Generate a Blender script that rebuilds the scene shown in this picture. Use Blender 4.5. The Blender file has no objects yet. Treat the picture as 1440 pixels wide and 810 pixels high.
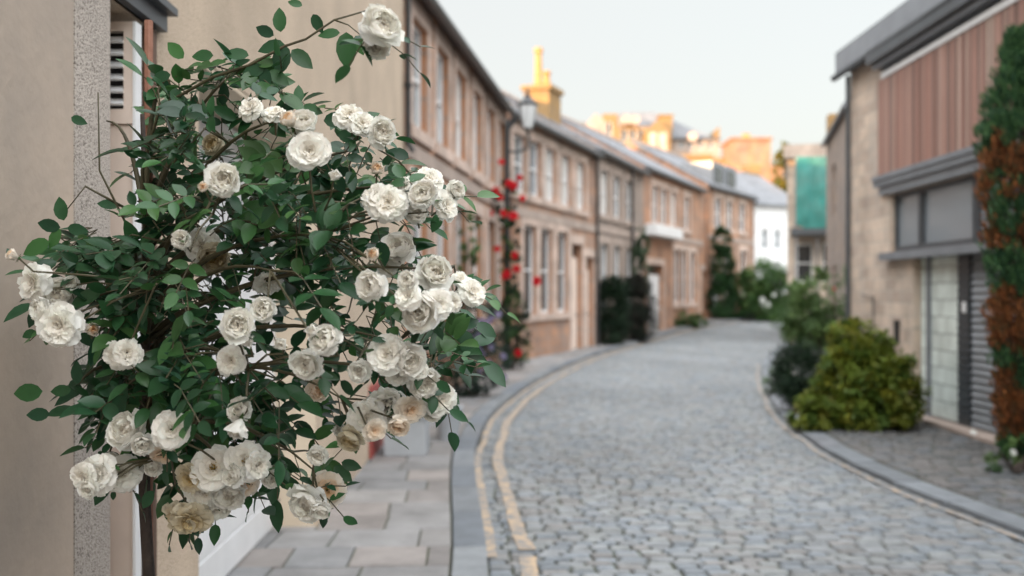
import bpy, bmesh, math, random
from mathutils import Vector, Matrix, noise
R = math.radians
random.seed(7)
sc = bpy.context.scene
COL = sc.collection

# ------------------------------------------------------------------ camera, light, exposure
cam_d = bpy.data.cameras.new('camera'); cam = bpy.data.objects.new('camera', cam_d); COL.objects.link(cam)
cam.location = (0, 0, 1.6); cam.rotation_euler = (R(90), 0, 0)
cam_d.sensor_width = 36; cam_d.lens = 35; cam_d.shift_y = 0.0049
cam_d.clip_start = 0.05; cam_d.clip_end = 3000
cam_d.dof.use_dof = True; cam_d.dof.focus_distance = 2.15; cam_d.dof.aperture_fstop = 2.35
sc.camera = cam
SUN_EL, SUN_AZ = 8.0, 230.0          # azimuth from +Y towards +X
w = bpy.data.worlds.new('World'); sc.world = w; w.use_nodes = True
nt = w.node_tree; bg = nt.nodes['Background']
sky = nt.nodes.new('ShaderNodeTexSky'); sky.sky_type = 'NISHITA'; sky.sun_disc = False
sky.sun_elevation = R(SUN_EL); sky.sun_rotation = R(SUN_AZ); sky.air_density = 1.0; sky.dust_density = 4.0; sky.ozone_density = 1.0
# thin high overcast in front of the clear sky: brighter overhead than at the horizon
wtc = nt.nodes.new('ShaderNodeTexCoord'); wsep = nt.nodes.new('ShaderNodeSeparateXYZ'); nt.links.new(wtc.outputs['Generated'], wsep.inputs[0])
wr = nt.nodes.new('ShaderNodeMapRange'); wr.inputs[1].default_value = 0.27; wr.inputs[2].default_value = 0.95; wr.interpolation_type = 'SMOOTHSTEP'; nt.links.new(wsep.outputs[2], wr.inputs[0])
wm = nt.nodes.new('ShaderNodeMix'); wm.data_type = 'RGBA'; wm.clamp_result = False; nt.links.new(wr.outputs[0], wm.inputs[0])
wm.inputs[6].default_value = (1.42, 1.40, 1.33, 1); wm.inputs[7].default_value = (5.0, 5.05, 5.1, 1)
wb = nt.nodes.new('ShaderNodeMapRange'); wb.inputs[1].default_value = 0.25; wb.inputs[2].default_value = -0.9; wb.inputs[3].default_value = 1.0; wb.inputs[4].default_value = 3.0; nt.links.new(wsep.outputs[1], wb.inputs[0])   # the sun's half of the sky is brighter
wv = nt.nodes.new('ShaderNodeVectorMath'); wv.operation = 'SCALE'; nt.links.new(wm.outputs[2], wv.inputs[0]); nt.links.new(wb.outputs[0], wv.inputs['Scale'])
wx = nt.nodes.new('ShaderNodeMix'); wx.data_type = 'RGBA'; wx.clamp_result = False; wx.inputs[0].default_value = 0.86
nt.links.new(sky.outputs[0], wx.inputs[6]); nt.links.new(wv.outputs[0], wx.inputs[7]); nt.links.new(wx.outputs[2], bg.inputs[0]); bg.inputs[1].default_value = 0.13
sd = bpy.data.lights.new('sun', 'SUN'); sd.energy = 2.0; sd.angle = R(0.5); sd.color = (1.0, 0.62, 0.32)
so = bpy.data.objects.new('sun', sd); COL.objects.link(so)
sv = Vector((math.sin(R(SUN_AZ))*math.cos(R(SUN_EL)), math.cos(R(SUN_AZ))*math.cos(R(SUN_EL)), math.sin(R(SUN_EL))))
so.rotation_euler = sv.to_track_quat('Z', 'Y').to_euler()
sc.view_settings.view_transform = 'Standard'; sc.view_settings.look = 'None'
sc.view_settings.gamma = 1.0; sc.view_settings.exposure = 2.25
sc.view_settings.use_curve_mapping = False

# ------------------------------------------------------------------ helpers
F = 1400.0; HY = 412.0
def g(y):
    if y < 26: return 0.0
    if y < 45: return 0.0016*(y-26)**2
    return 0.0016*361 + 0.0608*(min(y, 70)-45)
def at(px, py, Y): return Vector(((px-720)/F*Y, Y, 1.6-(py-HY)/F*Y))
def tag(o, label=None, cat=None, group=None, kind=None):
    if label: o['label'] = label
    if cat: o['category'] = cat
    if group: o['group'] = group
    if kind: o['kind'] = kind
    return o
def thing(name, label, cat, loc, group=None):
    o = bpy.data.objects.new(name, None); COL.objects.link(o); o.location = loc
    o.empty_display_size = 0.2
    return tag(o, label, cat, group)

class MB:
    def __init__(s): s.v = []; s.f = []; s.uv = []; s.mi = []; s.col = []; s.cur = 0; s.c = (1, 1, 1, 1)
    def face(s, pts, uv=None):
        n = len(s.v); s.v += [tuple(p) for p in pts]; s.f.append(tuple(range(n, n+len(pts))))
        s.uv.append(uv or [(p[0]+p[1], p[2]) for p in pts]); s.mi.append(s.cur); s.col.append(s.c)
    def mesh_part(s, vs, fs):
        n = len(s.v); s.v += [tuple(p) for p in vs]
        for f in fs:
            s.f.append(tuple(n+i for i in f)); s.uv.append([(vs[i][0]+vs[i][1], vs[i][2]) for i in f]); s.mi.append(s.cur); s.col.append(s.c)
    def boxf(s, o, ax, ay, az):   # box from origin corner and three edge vectors
        o, ax, ay, az = map(Vector, (o, ax, ay, az))
        p = [o, o+ax, o+ax+ay, o+ay, o+az, o+ax+az, o+ax+ay+az, o+ay+az]
        lx, ly, lz = ax.length, ay.length, az.length
        def q(i, j, k, l, a, b): s.face([p[i], p[j], p[k], p[l]], [(0, 0), (a, 0), (a, b), (0, b)])
        q(0, 3, 2, 1, ly, lx); q(4, 5, 6, 7, lx, ly); q(0, 1, 5, 4, lx, lz); q(1, 2, 6, 5, ly, lz); q(2, 3, 7, 6, lx, lz); q(3, 0, 4, 7, ly, lz)
    def box(s, x0, x1, y0, y1, z0, z1): s.boxf((x0, y0, z0), (x1-x0, 0, 0), (0, y1-y0, 0), (0, 0, z1-z0))
    def tube(s, pts, radii, n=8, cap=True):
        pts = [Vector(p) for p in pts]; rings = []; up = Vector((0.13, 0.21, 1)).normalized()
        for i, p in enumerate(pts):
            d = (pts[min(i+1, len(pts)-1)]-pts[max(i-1, 0)]).normalized()
            a = d.cross(up)
            if a.length < 1e-3: a = d.cross(Vector((1, 0, 0)))
            a.normalize(); b = d.cross(a); r = radii[i] if isinstance(radii, (list, tuple)) else radii
            rings.append([p+a*math.cos(t)*r+b*math.sin(t)*r for t in [2*math.pi*k/n for k in range(n)]])
        vs = [q for r in rings for q in r]; fs = []
        for i in range(len(pts)-1):
            for k in range(n): fs.append((i*n+k, i*n+(k+1) % n, (i+1)*n+(k+1) % n, (i+1)*n+k))
        if cap: fs.append(tuple(range(n-1, -1, -1))); fs.append(tuple((len(pts)-1)*n+k for k in range(n)))
        s.mesh_part(vs, fs)
    def lathe(s, c, prof, n=16):
        c = Vector(c); vs = []; fs = []
        for r, z in prof:
            for k in range(n): vs.append(c+Vector((r*math.cos(2*math.pi*k/n), r*math.sin(2*math.pi*k/n), z)))
        for i in range(len(prof)-1):
            for k in range(n): fs.append((i*n+k, i*n+(k+1) % n, (i+1)*n+(k+1) % n, (i+1)*n+k))
        s.mesh_part(vs, fs)
    def build(s, name, mats, parent=None, smooth=False, merge=False):
        if not isinstance(mats, (list, tuple)): mats = [mats]
        off = Vector(parent_world(parent)) if parent else Vector((0, 0, 0))
        me = bpy.data.meshes.new(name)
        me.from_pydata([(x-off.x, y-off.y, z-off.z) for x, y, z in s.v], [], s.f)
        uvl = me.uv_layers.new(name='UVMap'); uvs = [c for f in s.uv for p in f for c in p]
        uvl.data.foreach_set('uv', uvs)
        ca = me.color_attributes.new('Col', 'FLOAT_COLOR', 'CORNER')
        ca.data.foreach_set('color', [x for f, c in zip(s.f, s.col) for _ in f for x in c])
        for m in mats: me.materials.append(m)
        me.polygons.foreach_set('material_index', s.mi)
        if smooth: me.polygons.foreach_set('use_smooth', [True]*len(s.f))
        me.update()
        o = bpy.data.objects.new(name, me); COL.objects.link(o)
        if parent: o.parent = parent
        return o
def parent_world(p):
    v = Vector((0, 0, 0))
    while p is not None: v += p.location; p = p.parent
    return v

# ------------------------------------------------------------------ materials
def newmat(name):
    m = bpy.data.materials.new(name); m.use_nodes = True
    return m, m.node_tree, m.node_tree.nodes['Principled BSDF']
def mat(name, c, rough=0.7, var=0.18, scale=3.0, bump=0.0, bscale=60, metal=0.0, spec=0.5, c2=None, attr=False, detail=6, streak=False):
    m, t, b = newmat(name); N = t.nodes; L = t.links
    tc = N.new('ShaderNodeTexCoord')
    src = tc.outputs['Object']
    if streak:
        mp = N.new('ShaderNodeMapping'); mp.inputs['Scale'].default_value = (1, 1, 0.15); L.new(src, mp.inputs[0]); src2 = mp.outputs[0]
    else: src2 = src
    n = N.new('ShaderNodeTexNoise'); n.inputs['Scale'].default_value = scale; n.inputs['Detail'].default_value = detail; n.inputs['Roughness'].default_value = 0.62; L.new(src2, n.inputs['Vector'])
    rp = N.new('ShaderNodeMapRange'); rp.inputs['From Min'].default_value = 0.32; rp.inputs['From Max'].default_value = 0.68; L.new(n.outputs[0], rp.inputs[0])
    mx = N.new('ShaderNodeMix'); mx.data_type = 'RGBA'; L.new(rp.outputs[0], mx.inputs[0])
    lo = c2 if c2 else tuple(x*(1-var) for x in c); hi = c if c2 else tuple(min(1, x*(1+var)) for x in c)
    mx.inputs[6].default_value = (*lo, 1); mx.inputs[7].default_value = (*hi, 1)
    out = mx.outputs[2]
    if attr:
        at_ = N.new('ShaderNodeAttribute'); at_.attribute_name = 'Col'
        mm = N.new('ShaderNodeMix'); mm.data_type = 'RGBA'; mm.blend_type = 'MULTIPLY'; mm.inputs[0].default_value = 1
        L.new(out, mm.inputs[6]); L.new(at_.outputs['Color'], mm.inputs[7]); out = mm.outputs[2]
    L.new(out, b.inputs['Base Color'])
    b.inputs['Roughness'].default_value = rough; b.inputs['Metallic'].default_value = metal; b.inputs['Specular IOR Level'].default_value = spec
    if bump:
        n2 = N.new('ShaderNodeTexNoise'); n2.inputs['Scale'].default_value = bscale; n2.inputs['Detail'].default_value = 5; L.new(src, n2.inputs['Vector'])
        bp = N.new('ShaderNodeBump'); bp.inputs['Strength'].default_value = bump; bp.inputs['Distance'].default_value = 0.02; L.new(n2.outputs[0], bp.inputs['Height']); L.new(bp.outputs[0], b.inputs['Normal'])
    return m
def leafmat(name, trans=0.25, rough=0.4, spec=0.5, back=None):
    m, t, b = newmat(name); N = t.nodes; L = t.links
    a = N.new('ShaderNodeAttribute'); a.attribute_name = 'Col'
    tc = N.new('ShaderNodeTexCoord'); n = N.new('ShaderNodeTexNoise'); n.inputs['Scale'].default_value = 45; L.new(tc.outputs['Object'], n.inputs['Vector'])
    mr = N.new('ShaderNodeMapRange'); mr.inputs[3].default_value = 0.82; mr.inputs[4].default_value = 1.18; L.new(n.outputs[0], mr.inputs[0])
    hs = N.new('ShaderNodeHueSaturation'); L.new(a.outputs['Color'], hs.inputs['Color']); L.new(mr.outputs[0], hs.inputs['Value'])
    L.new(hs.outputs[0], b.inputs['Base Color']); b.inputs['Roughness'].default_value = rough; b.inputs['Specular IOR Level'].default_value = spec
    tr = N.new('ShaderNodeBsdfTranslucent'); L.new(hs.outputs[0], tr.inputs[0])
    mx = N.new('ShaderNodeMixShader'); mx.inputs[0].default_value = trans
    L.new(b.outputs[0], mx.inputs[1]); L.new(tr.outputs[0], mx.inputs[2]); L.new(mx.outputs[0], N['Material Output'].inputs[0])
    return m
def brickmat(name, c1, c2, cm, bw=0.4, bh=0.2, mortar=0.012, rough=0.85, bump=0.5, nz=0.4):
    m, t, b = newmat(name); N = t.nodes; L = t.links
    tc = N.new('ShaderNodeTexCoord')
    n = N.new('ShaderNodeTexNoise'); n.inputs['Scale'].default_value = 2.5; L.new(tc.outputs['UV'], n.inputs['Vector'])
    mxv = N.new('ShaderNodeMix'); mxv.data_type = 'VECTOR'; mxv.inputs[0].default_value = 0.03; L.new(tc.outputs['UV'], mxv.inputs[4]); L.new(n.outputs['Color'], mxv.inputs[5])
    br = N.new('ShaderNodeTexBrick'); L.new(mxv.outputs[1], br.inputs['Vector']); br.inputs['Scale'].default_value = 1
    br.inputs['Color1'].default_value = (*c1, 1); br.inputs['Color2'].default_value = (*c2, 1); br.inputs['Mortar'].default_value = (*cm, 1)
    br.inputs['Brick Width'].default_value = bw; br.inputs['Row Height'].default_value = bh; br.inputs['Mortar Size'].default_value = mortar; br.inputs['Mortar Smooth'].default_value = 0.3
    n2 = N.new('ShaderNodeTexNoise'); n2.inputs['Scale'].default_value = 1.3; n2.inputs['Detail'].default_value = 8; n2.inputs['Roughness'].default_value = 0.7; L.new(tc.outputs['UV'], n2.inputs['Vector'])
    mr = N.new('ShaderNodeMapRange'); mr.inputs[1].default_value = 0.3; mr.inputs[2].default_value = 0.7; mr.inputs[3].default_value = 1-nz; mr.inputs[4].default_value = 1+nz*0.7; L.new(n2.outputs[0], mr.inputs[0])
    hs = N.new('ShaderNodeHueSaturation'); L.new(br.outputs[0], hs.inputs['Color']); L.new(mr.outputs[0], hs.inputs['Value']); mp = N.new('ShaderNodeMapping'); mp.inputs['Scale'].default_value = (1.1, 0.22, 1); L.new(tc.outputs['UV'], mp.inputs[0])
    n3 = N.new('ShaderNodeTexNoise'); n3.inputs['Scale'].default_value = 2.0; n3.inputs['Detail'].default_value = 9; n3.inputs['Roughness'].default_value = 0.7; L.new(mp.outputs[0], n3.inputs['Vector'])
    m3 = N.new('ShaderNodeMapRange'); m3.inputs[1].default_value = 0.46; m3.inputs[2].default_value = 0.68; m3.inputs[4].default_value = 0.65; L.new(n3.outputs[0], m3.inputs[0])
    x3 = N.new('ShaderNodeMix'); x3.data_type = 'RGBA'; L.new(m3.outputs[0], x3.inputs[0]); L.new(hs.outputs[0], x3.inputs[6]); x3.inputs[7].default_value = (*[0.45*q+0.55*sum(cm)/3*0.75 for q in cm], 1)
    L.new(x3.outputs[2], b.inputs['Base Color'])
    bp = N.new('ShaderNodeBump'); bp.inputs['Strength'].default_value = bump; bp.inputs['Distance'].default_value = 0.02; bp.invert = True; L.new(br.outputs['Fac'], bp.inputs['Height']); L.new(bp.outputs[0], b.inputs['Normal'])
    b.inputs['Roughness'].default_value = rough
    return m
def harlmat(name, c, dark, scale=120, thr=0.42, bump=1.0, soft=0.12, dist=0.01):
    m, t, b = newmat(name); N = t.nodes; L = t.links
    tc = N.new('ShaderNodeTexCoord')
    v = N.new('ShaderNodeTexNoise'); v.inputs['Scale'].default_value = scale; v.inputs['Detail'].default_value = 3; L.new(tc.outputs['Object'], v.inputs['Vector'])
    mr = N.new('ShaderNodeMapRange'); mr.inputs[1].default_value = thr-soft/2; mr.inputs[2].default_value = thr+soft/2; L.new(v.outputs[0], mr.inputs[0])
    big = N.new('ShaderNodeTexNoise'); big.inputs['Scale'].default_value = 1.6; big.inputs['Detail'].default_value = 7; L.new(tc.outputs['Object'], big.inputs['Vector'])
    br = N.new('ShaderNodeMapRange'); br.inputs[1].default_value = 0.3; br.inputs[2].default_value = 0.7; br.inputs[3].default_value = 0.86; br.inputs[4].default_value = 1.12; L.new(big.outputs[0], br.inputs[0])
    mx = N.new('ShaderNodeMix'); mx.data_type = 'RGBA'; L.new(mr.outputs[0], mx.inputs[0]); mx.inputs[6].default_value = (*dark, 1); mx.inputs[7].default_value = (*c, 1)
    hs = N.new('ShaderNodeHueSaturation'); L.new(mx.outputs[2], hs.inputs['Color']); L.new(br.outputs[0], hs.inputs['Value']); L.new(hs.outputs[0], b.inputs['Base Color'])
    bp = N.new('ShaderNodeBump'); bp.inputs['Strength'].default_value = bump; bp.inputs['Distance'].default_value = dist; L.new(v.outputs[0], bp.inputs['Height']); L.new(bp.outputs[0], b.inputs['Normal'])
    b.inputs['Roughness'].default_value = 0.9
    return m
def glassmat(name, c=(0.02, 0.025, 0.03), rough=0.08):
    m, t, b = newmat(name); b.inputs['Base Color'].default_value = (*c, 1); b.inputs['Roughness'].default_value = rough; b.inputs['Specular IOR Level'].default_value = 0.8
    N = t.nodes; n = N.new('ShaderNodeTexNoise'); n.inputs['Scale'].default_value = 1.5; bp = N.new('ShaderNodeBump'); bp.inputs['Strength'].default_value = 0.08
    t.links.new(n.outputs[0], bp.inputs['Height']); t.links.new(bp.outputs[0], b.inputs['Normal'])
    return m

M = {}
M['sett'] = mat('granite_sett', (0.192, 0.205, 0.215), 0.62, 0.22, 9, 0.5, 70, attr=True)
M['joint'] = mat('joint_soil', (0.085, 0.08, 0.065), 0.95, c2=(0.06, 0.08, 0.035), scale=2.2)
M['slab'] = mat('paving_slab', (0.215, 0.213, 0.214), 0.75, 0.25, 3, 0.35, 90, attr=True)
M['kerb'] = mat('granite_kerb', (0.165, 0.182, 0.20), 0.65, 0.2, 5, 0.4, 90, attr=True)
M['ground'] = mat('ground', (0.12, 0.11, 0.09), 0.95, 0.3, 0.6)
M['yellow'] = None
M['plaster'] = mat('smooth_render', (0.49, 0.395, 0.315), 0.85, c2=(0.32, 0.275, 0.235), scale=1.3, bump=0.12, bscale=25, detail=9)
M['dash'] = harlmat('grey_pebble_dash', (0.50, 0.445, 0.395), (0.10, 0.08, 0.065), 190, 0.42, 1.0, 0.14, 0.006)
M['cream'] = harlmat('cream_roughcast', (0.55, 0.445, 0.34), (0.33, 0.25, 0.17), 150, 0.40, 0.8, 0.16, 0.006)
M['creamsm'] = mat('cream_smooth', (0.60, 0.50, 0.38), 0.85, 0.1, 3, 0.2, 40)
M['white'] = mat('white_paint', (0.74, 0.75, 0.76), 0.45, 0.05, 6)
M['pinkw'] = mat('pale_pink_paint', (0.76, 0.64, 0.56), 0.5, 0.05, 6)
M['dkwood'] = mat('dark_wood', (0.10, 0.055, 0.035), 0.6, 0.3, 5, streak=True)
M['black'] = mat('black_iron', (0.018, 0.02, 0.022), 0.4, 0.2, 6)
M['stoneA'] = brickmat('warm_rubble', (0.48, 0.235, 0.125), (0.34, 0.195, 0.13), (0.28, 0.225, 0.185), 0.42, 0.21, nz=0.5)
M['stoneB'] = brickmat('pink_rubble', (0.47, 0.255, 0.155), (0.34, 0.215, 0.16), (0.30, 0.24, 0.20), 0.5, 0.25, nz=0.5)
M['stoneC'] = brickmat('blond_rubble', (0.66, 0.53, 0.42), (0.42, 0.33, 0.27), (0.50, 0.43, 0.36), 0.38, 0.16, nz=0.4)
M['stoneD'] = brickmat('grey_rubble', (0.33, 0.25, 0.20), (0.25, 0.205, 0.18), (0.3, 0.26, 0.23), 0.45, 0.2, nz=0.28)
M['trim'] = mat('pale_sandstone', (0.50, 0.39, 0.33), 0.85, 0.35, 1.8, 0.2, 30)
M['trimg'] = mat('grey_sandstone', (0.36, 0.29, 0.25), 0.85, 0.2, 2.5, 0.2, 30)
M['slate'] = brickmat('slate_roof', (0.17, 0.18, 0.20), (0.22, 0.23, 0.25), (0.09, 0.09, 0.10), 0.3, 0.2, 0.008, 0.6, 0.4, 0.25)
M['zinc'] = mat('zinc', (0.235, 0.25, 0.275), 0.42, 0.1, 3, metal=0.3)
M['dzinc'] = mat('dark_zinc', (0.06, 0.067, 0.075), 0.45, 0.15, 3)
M['steel'] = mat('grey_steel_paint', (0.18, 0.195, 0.215), 0.45, 0.12, 3)
M['glass'] = glassmat('window_glass')
M['glassl'] = glassmat('pale_window_glass', (0.22, 0.24, 0.25), 0.15)  # pale base colour stands in for light reflected in the pane
M['glassp'] = glassmat('painted_reflection_glass', (0.22, 0.25, 0.275), 0.12)  # reflection partly painted: grey-blue base colour under the gloss
M['curtain_refl'] = mat('curtain_for_reflection', (0.55, 0.54, 0.52), 0.8, 0.1, 8, streak=True)  # pale curtain tone on whole panes, in place of window reflections
M['clad'] = mat('cedar_boards', (1, 1, 1), 0.6, 0.18, 6, streak=True, attr=True)
M['block'] = mat('glass_block', (0.60, 0.67, 0.64), 0.2, 0.12, 5, attr=True)
M['louvre'] = mat('louvre_metal', (0.05, 0.06, 0.07), 0.38, 0.15, 4, metal=0.2)
M['louvrel'] = mat('louvre_metal_pale', (0.24, 0.26, 0.285), 0.35, 0.15, 4, metal=0.2)
M['planter'] = mat('grey_planter', (0.36, 0.385, 0.41), 0.7, 0.1, 4)
M['soil'] = mat('soil', (0.05, 0.035, 0.025), 0.95, 0.3, 12)
M['bark'] = mat('bark', (0.045, 0.032, 0.025), 0.8, 0.4, 20, 0.4, 60)
M['cane'] = mat('green_cane', (0.07, 0.06, 0.03), 0.6, 0.3, 20)
M['stake'] = mat('red_brown_stake', (0.26, 0.12, 0.08), 0.7, 0.25, 8, 0.2, 60, streak=True)
M['leaf'] = leafmat('rose_leaf', 0.25, 0.36, 0.42)
M['fol'] = leafmat('shrub_leaf', 0.3, 0.5, 0.3)
M['petal'] = leafmat('petal', 0.42, 0.6, 0.2)
M['yel'] = mat('stamen', (0.6, 0.4, 0.08), 0.7, 0.2, 50)
M['net'] = mat('green_netting', (0.025, 0.20, 0.175), 0.7, c2=(0.07, 0.19, 0.17), scale=1.5, bump=0.5, bscale=5)
M['gold'] = brickmat('golden_sandstone', (0.33, 0.20, 0.075), (0.28, 0.18, 0.085), (0.3, 0.2, 0.1), 0.6, 0.3, nz=0.15)
M['clay'] = mat('clay_pot', (0.55, 0.27, 0.10), 0.8, 0.1, 4)
M['lampg'] = mat('lamp_glass', (0.62, 0.64, 0.65), 0.15, 0.05, 4)
M['red'] = mat('dark_red_paint', (0.30, 0.06, 0.05), 0.5, 0.15, 4)
def yellowmat(sh=0.0, nm='worn_yellow_paint'):
    m, t, b = newmat(nm); N = t.nodes; L = t.links
    tc = N.new('ShaderNodeTexCoord'); n = N.new('ShaderNodeTexNoise'); n.inputs['Scale'].default_value = 11; n.inputs['Detail'].default_value = 8; n.inputs['Roughness'].default_value = 0.7; L.new(tc.outputs['Object'], n.inputs['Vector'])
    mr = N.new('ShaderNodeMapRange'); mr.inputs[1].default_value = 0.43+sh; mr.inputs[2].default_value = 0.60+sh; L.new(n.outputs[0], mr.inputs[0])
    mx = N.new('ShaderNodeMix'); mx.data_type = 'RGBA'; L.new(mr.outputs[0], mx.inputs[0]); mx.inputs[6].default_value = (0.20, 0.20, 0.20, 1); mx.inputs[7].default_value = (0.46, 0.34, 0.225, 1)
    L.new(mx.outputs[2], b.inputs['Base Color']); b.inputs['Roughness'].default_value = 0.8
    return m
M['yellow'] = yellowmat(); M['yellow2'] = yellowmat(.05, 'very_worn_yellow_paint')

# ------------------------------------------------------------------ street layout
def resample(pl, step):
    pl = [Vector((x, y)) for x, y in pl]; pts = []
    n = len(pl)
    for i in range(n-1):
        p0 = pl[max(i-1, 0)]; p1 = pl[i]; p2 = pl[i+1]; p3 = pl[min(i+2, n-1)]
        for k in range(30):
            t = k/30.0
            pts.append(0.5*((2*p1)+(p2-p0)*t+(2*p0-5*p1+4*p2-p3)*t*t+(3*p1-p0-3*p2+p3)*t**3))
    pts.append(pl[-1]); return pts
def bylen(pts, fr):
    # returns function of fraction
    d = [0]
    for a, b in zip(pts, pts[1:]): d.append(d[-1]+(b-a).length)
    tot = d[-1]
    def f(s):
        s = max(0, min(1, s))*tot
        lo, hi = 0, len(d)-1
        while hi-lo > 1:
            mid = (lo+hi)//2
            if d[mid] <= s: lo = mid
            else: hi = mid
        k = (s-d[lo])/max(1e-6, d[hi]-d[lo]); return pts[lo].lerp(pts[hi], k)
    return f, tot
Lk = [(-0.02, -3), (-0.04, 2), (-0.13, 5.6), (-0.27, 7.8), (-0.35, 9.4), (-0.34, 10.6), (-0.19, 13.3), (0.55, 18.2), (2.1, 25), (4.4, 32), (7.0, 38), (10.2, 42.5), (14.5, 46), (22, 49)]
Rk = [(3.75, -3), (3.6, 2), (3.45, 5.6), (3.2, 7.8), (3.13, 9.4), (3.22, 10.8), (3.5, 13.0), (4.55, 18.0), (6.1, 24), (8.0, 29.5), (10.6, 34.5), (14.0, 38), (18, 41), (25, 44)]
Ls = resample(Lk, .1); Rs = resample(Rk, .1)
def offset(pts, d):
    out = []
    for i, p in enumerate(pts):
        t = (pts[min(i+1, len(pts)-1)]-pts[max(i-1, 0)]).normalized(); out.append(p+Vector((t.y, -t.x))*d)
    return out
def stones(mb, A, B, row, length, gap, top, relief, cols, fine=25, jit=0.004, rowjit=0.12, fixed=None, skip=None, inset=(0.01, 0.028)):
    """stones in rows between polylines A and B; one mesh"""
    n = len(A); d = [0]
    for i in range(1, n): d.append(d[-1]+(((A[i]+B[i])-(A[i-1]+B[i-1]))/2).length)
    tot = d[-1]; s = 0; i = 0
    def pt(s, w):
        nonlocal i
        while i < n-2 and d[i+1] < s: i += 1
        while i > 0 and d[i] > s: i -= 1
        k = (s-d[i])/max(1e-6, d[i+1]-d[i]); a = A[i].lerp(A[i+1], k); b = B[i].lerp(B[i+1], k); return a.lerp(b, w)
    rn = 0
    while s < tot-row:
        rh = row*(1+random.uniform(-rowjit, rowjit)); wd = (pt(s, 1)-pt(s, 0)).length
        cuts = [0.0]; x = length*random.uniform(0.35, 1) if rn % 2 else length*random.uniform(0.8, 1.1)
        if fixed: cuts = fixed[:]
        else:
            while x < wd-length*0.3: cuts.append(x/wd); x += length*random.uniform(0.75, 1.3)
            cuts.append(1.0)
        ga = gap/2
        for a, b in zip(cuts, cuts[1:]):
            ua = a+ga/wd; ub = b-ga/wd; wob = random.uniform(-.2, .2)*gap
            q = [pt(s+ga+wob, ua), pt(s+ga+wob, ub), pt(s+rh-ga+wob, ub), pt(s+rh-ga+wob, ua)]
            if skip and skip(q[0]): continue
            c = (q[0]+q[1]+q[2]+q[3])/4; h = g(c.y)+top+random.uniform(-jit, jit)
            tx, ty = random.uniform(-jit, jit)*3, random.uniform(-jit, jit)*3
            def ring(ins, z):
                out = []
                for p in q:
                    v = c-p; L = v.length; pp = p+v*(ins/L) if L > ins*1.2 else c
                    out.append((pp.x, pp.y, h+z+(pp.x-c.x)*tx+(pp.y-c.y)*ty))
                return out
            cc = random.choice(cols); k = random.uniform(0.86, 1.12)*(1+.22*noise.noise(Vector((c.x*.7, c.y*.35, 3)))); mb.c = (cc[0]*k, cc[1]*k, cc[2]*k, 1)
            if c.y < fine:
                vs = ring(0, -relief)+ring(inset[0], -relief*0.25)+ring(inset[1], 0); fs = []
                for r in (0, 4):
                    for j in range(4): fs.append((r+j, r+(j+1) % 4, r+4+(j+1) % 4, r+4+j))
                fs.append((8, 9, 10, 11))
            else:
                vs = ring(0, -relief)+ring(inset[1], 0); fs = [(j, (j+1) % 4, 4+(j+1) % 4, 4+j) for j in range(4)]+[(4, 5, 6, 7)]
            mb.mesh_part(vs, fs)
        s += rh; rn += 1
def sheet(mb, A, B, dz):
    mb.c = (1, 1, 1, 1)
    for i in range(len(A)-1):
        a, b, c, d = A[i], B[i], B[i+1], A[i+1]
        mb.face([(a.x, a.y, g(a.y)+dz), (b.x, b.y, g(b.y)+dz), (c.x, c.y, g(c.y)+dz), (d.x, d.y, g(d.y)+dz)])
# ground sheet to the horizon
mb = MB(); ys = [-400, -5, 26]+[26+i*2 for i in range(1, 23)]+[900]
for a, b in zip(ys, ys[1:]):
    mb.face([(-700, a, g(a)-0.06), (700, a, g(a)-0.06), (700, b, g(b)-0.06), (-700, b, g(b)-0.06)])
tag(mb.build('ground', M['ground']), kind='structure')
# road
mb = MB(); cols = [(1, 1, 1), (0.95, 1, 1.06), (1.05, 1.02, 0.98), (0.85, 0.9, 0.95), (1.1, 1.1, 1.1), (1.0, 0.93, 0.88), (1.12, 1.12, 1.08)]
stones(mb, Ls, Rs, 0.092, 0.155, 0.012, 0.006, 0.018, cols, jit=0.0065)
mb.cur = 1; sheet(mb, offset(Ls, -0.02), offset(Rs, 0.02), -0.016)
tag(mb.build('road', [M['sett'], M['joint']], smooth=False), kind='structure')
# kerbs
mb = MB(); stones(mb, offset(Ls, -0.21), Ls, 0.9, 0.4, 0.008, 0.095, 0.16, [(1, 1, 1), (0.85, 0.88, 0.92), (1.1, 1.08, 1.05)], jit=0.003, fixed=[0.0, 1.0], inset=(0.004, 0.016))
tag(mb.build('kerb', M['kerb']), kind='structure')
mb = MB(); stones(mb, Rs, offset(Rs, 0.25), 0.9, 0.4, 0.008, 0.04, 0.08, [(1.1, 1.1, 1.1), (1, 1, 1), (1.15, 1.1, 1.1)], jit=0.003, fixed=[0.0, 1.0], inset=(0.004, 0.014))
tag(mb.build('kerb', M['kerb']), kind='structure')
# left pavement : kerb to house fronts
def lerpx(pl, y):
    for (x0, y0), (x1, y1) in zip(pl, pl[1:]):
        if y0 <= y <= y1: return x0+(x1-x0)*(y-y0)/(y1-y0)
    return pl[-1][0] if y > pl[-1][1] else pl[0][0]
A0 = offset(Ls, -0.215)
FL = [(-1.65, -3), (-1.65, 12), (-1.45, 12.5), (-0.2, 21.5), (0.3, 23), (2.3, 28.9), (5.6, 38), (8.4, 43), (11.4, 48), (15, 51), (24, 54)]
wallp = []
for i, p in enumerate(A0):
    t = (A0[min(i+1, len(A0)-1)]-A0[max(i-1, 0)]).normalized(); nrm = Vector((-t.y, t.x))
    k = 0.2
    while k < 6:
        q = p+nrm*k
        if q.x < lerpx(FL, q.y): break
        k += 0.04
    wallp.append(q)
mb = MB(); cols2 = [(1, 1, 1), (1.08, 1.0, 0.95), (0.88, 0.9, 0.92), (0.98, 0.93, 0.9), (1.1, 1.08, 1.06)]
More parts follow.
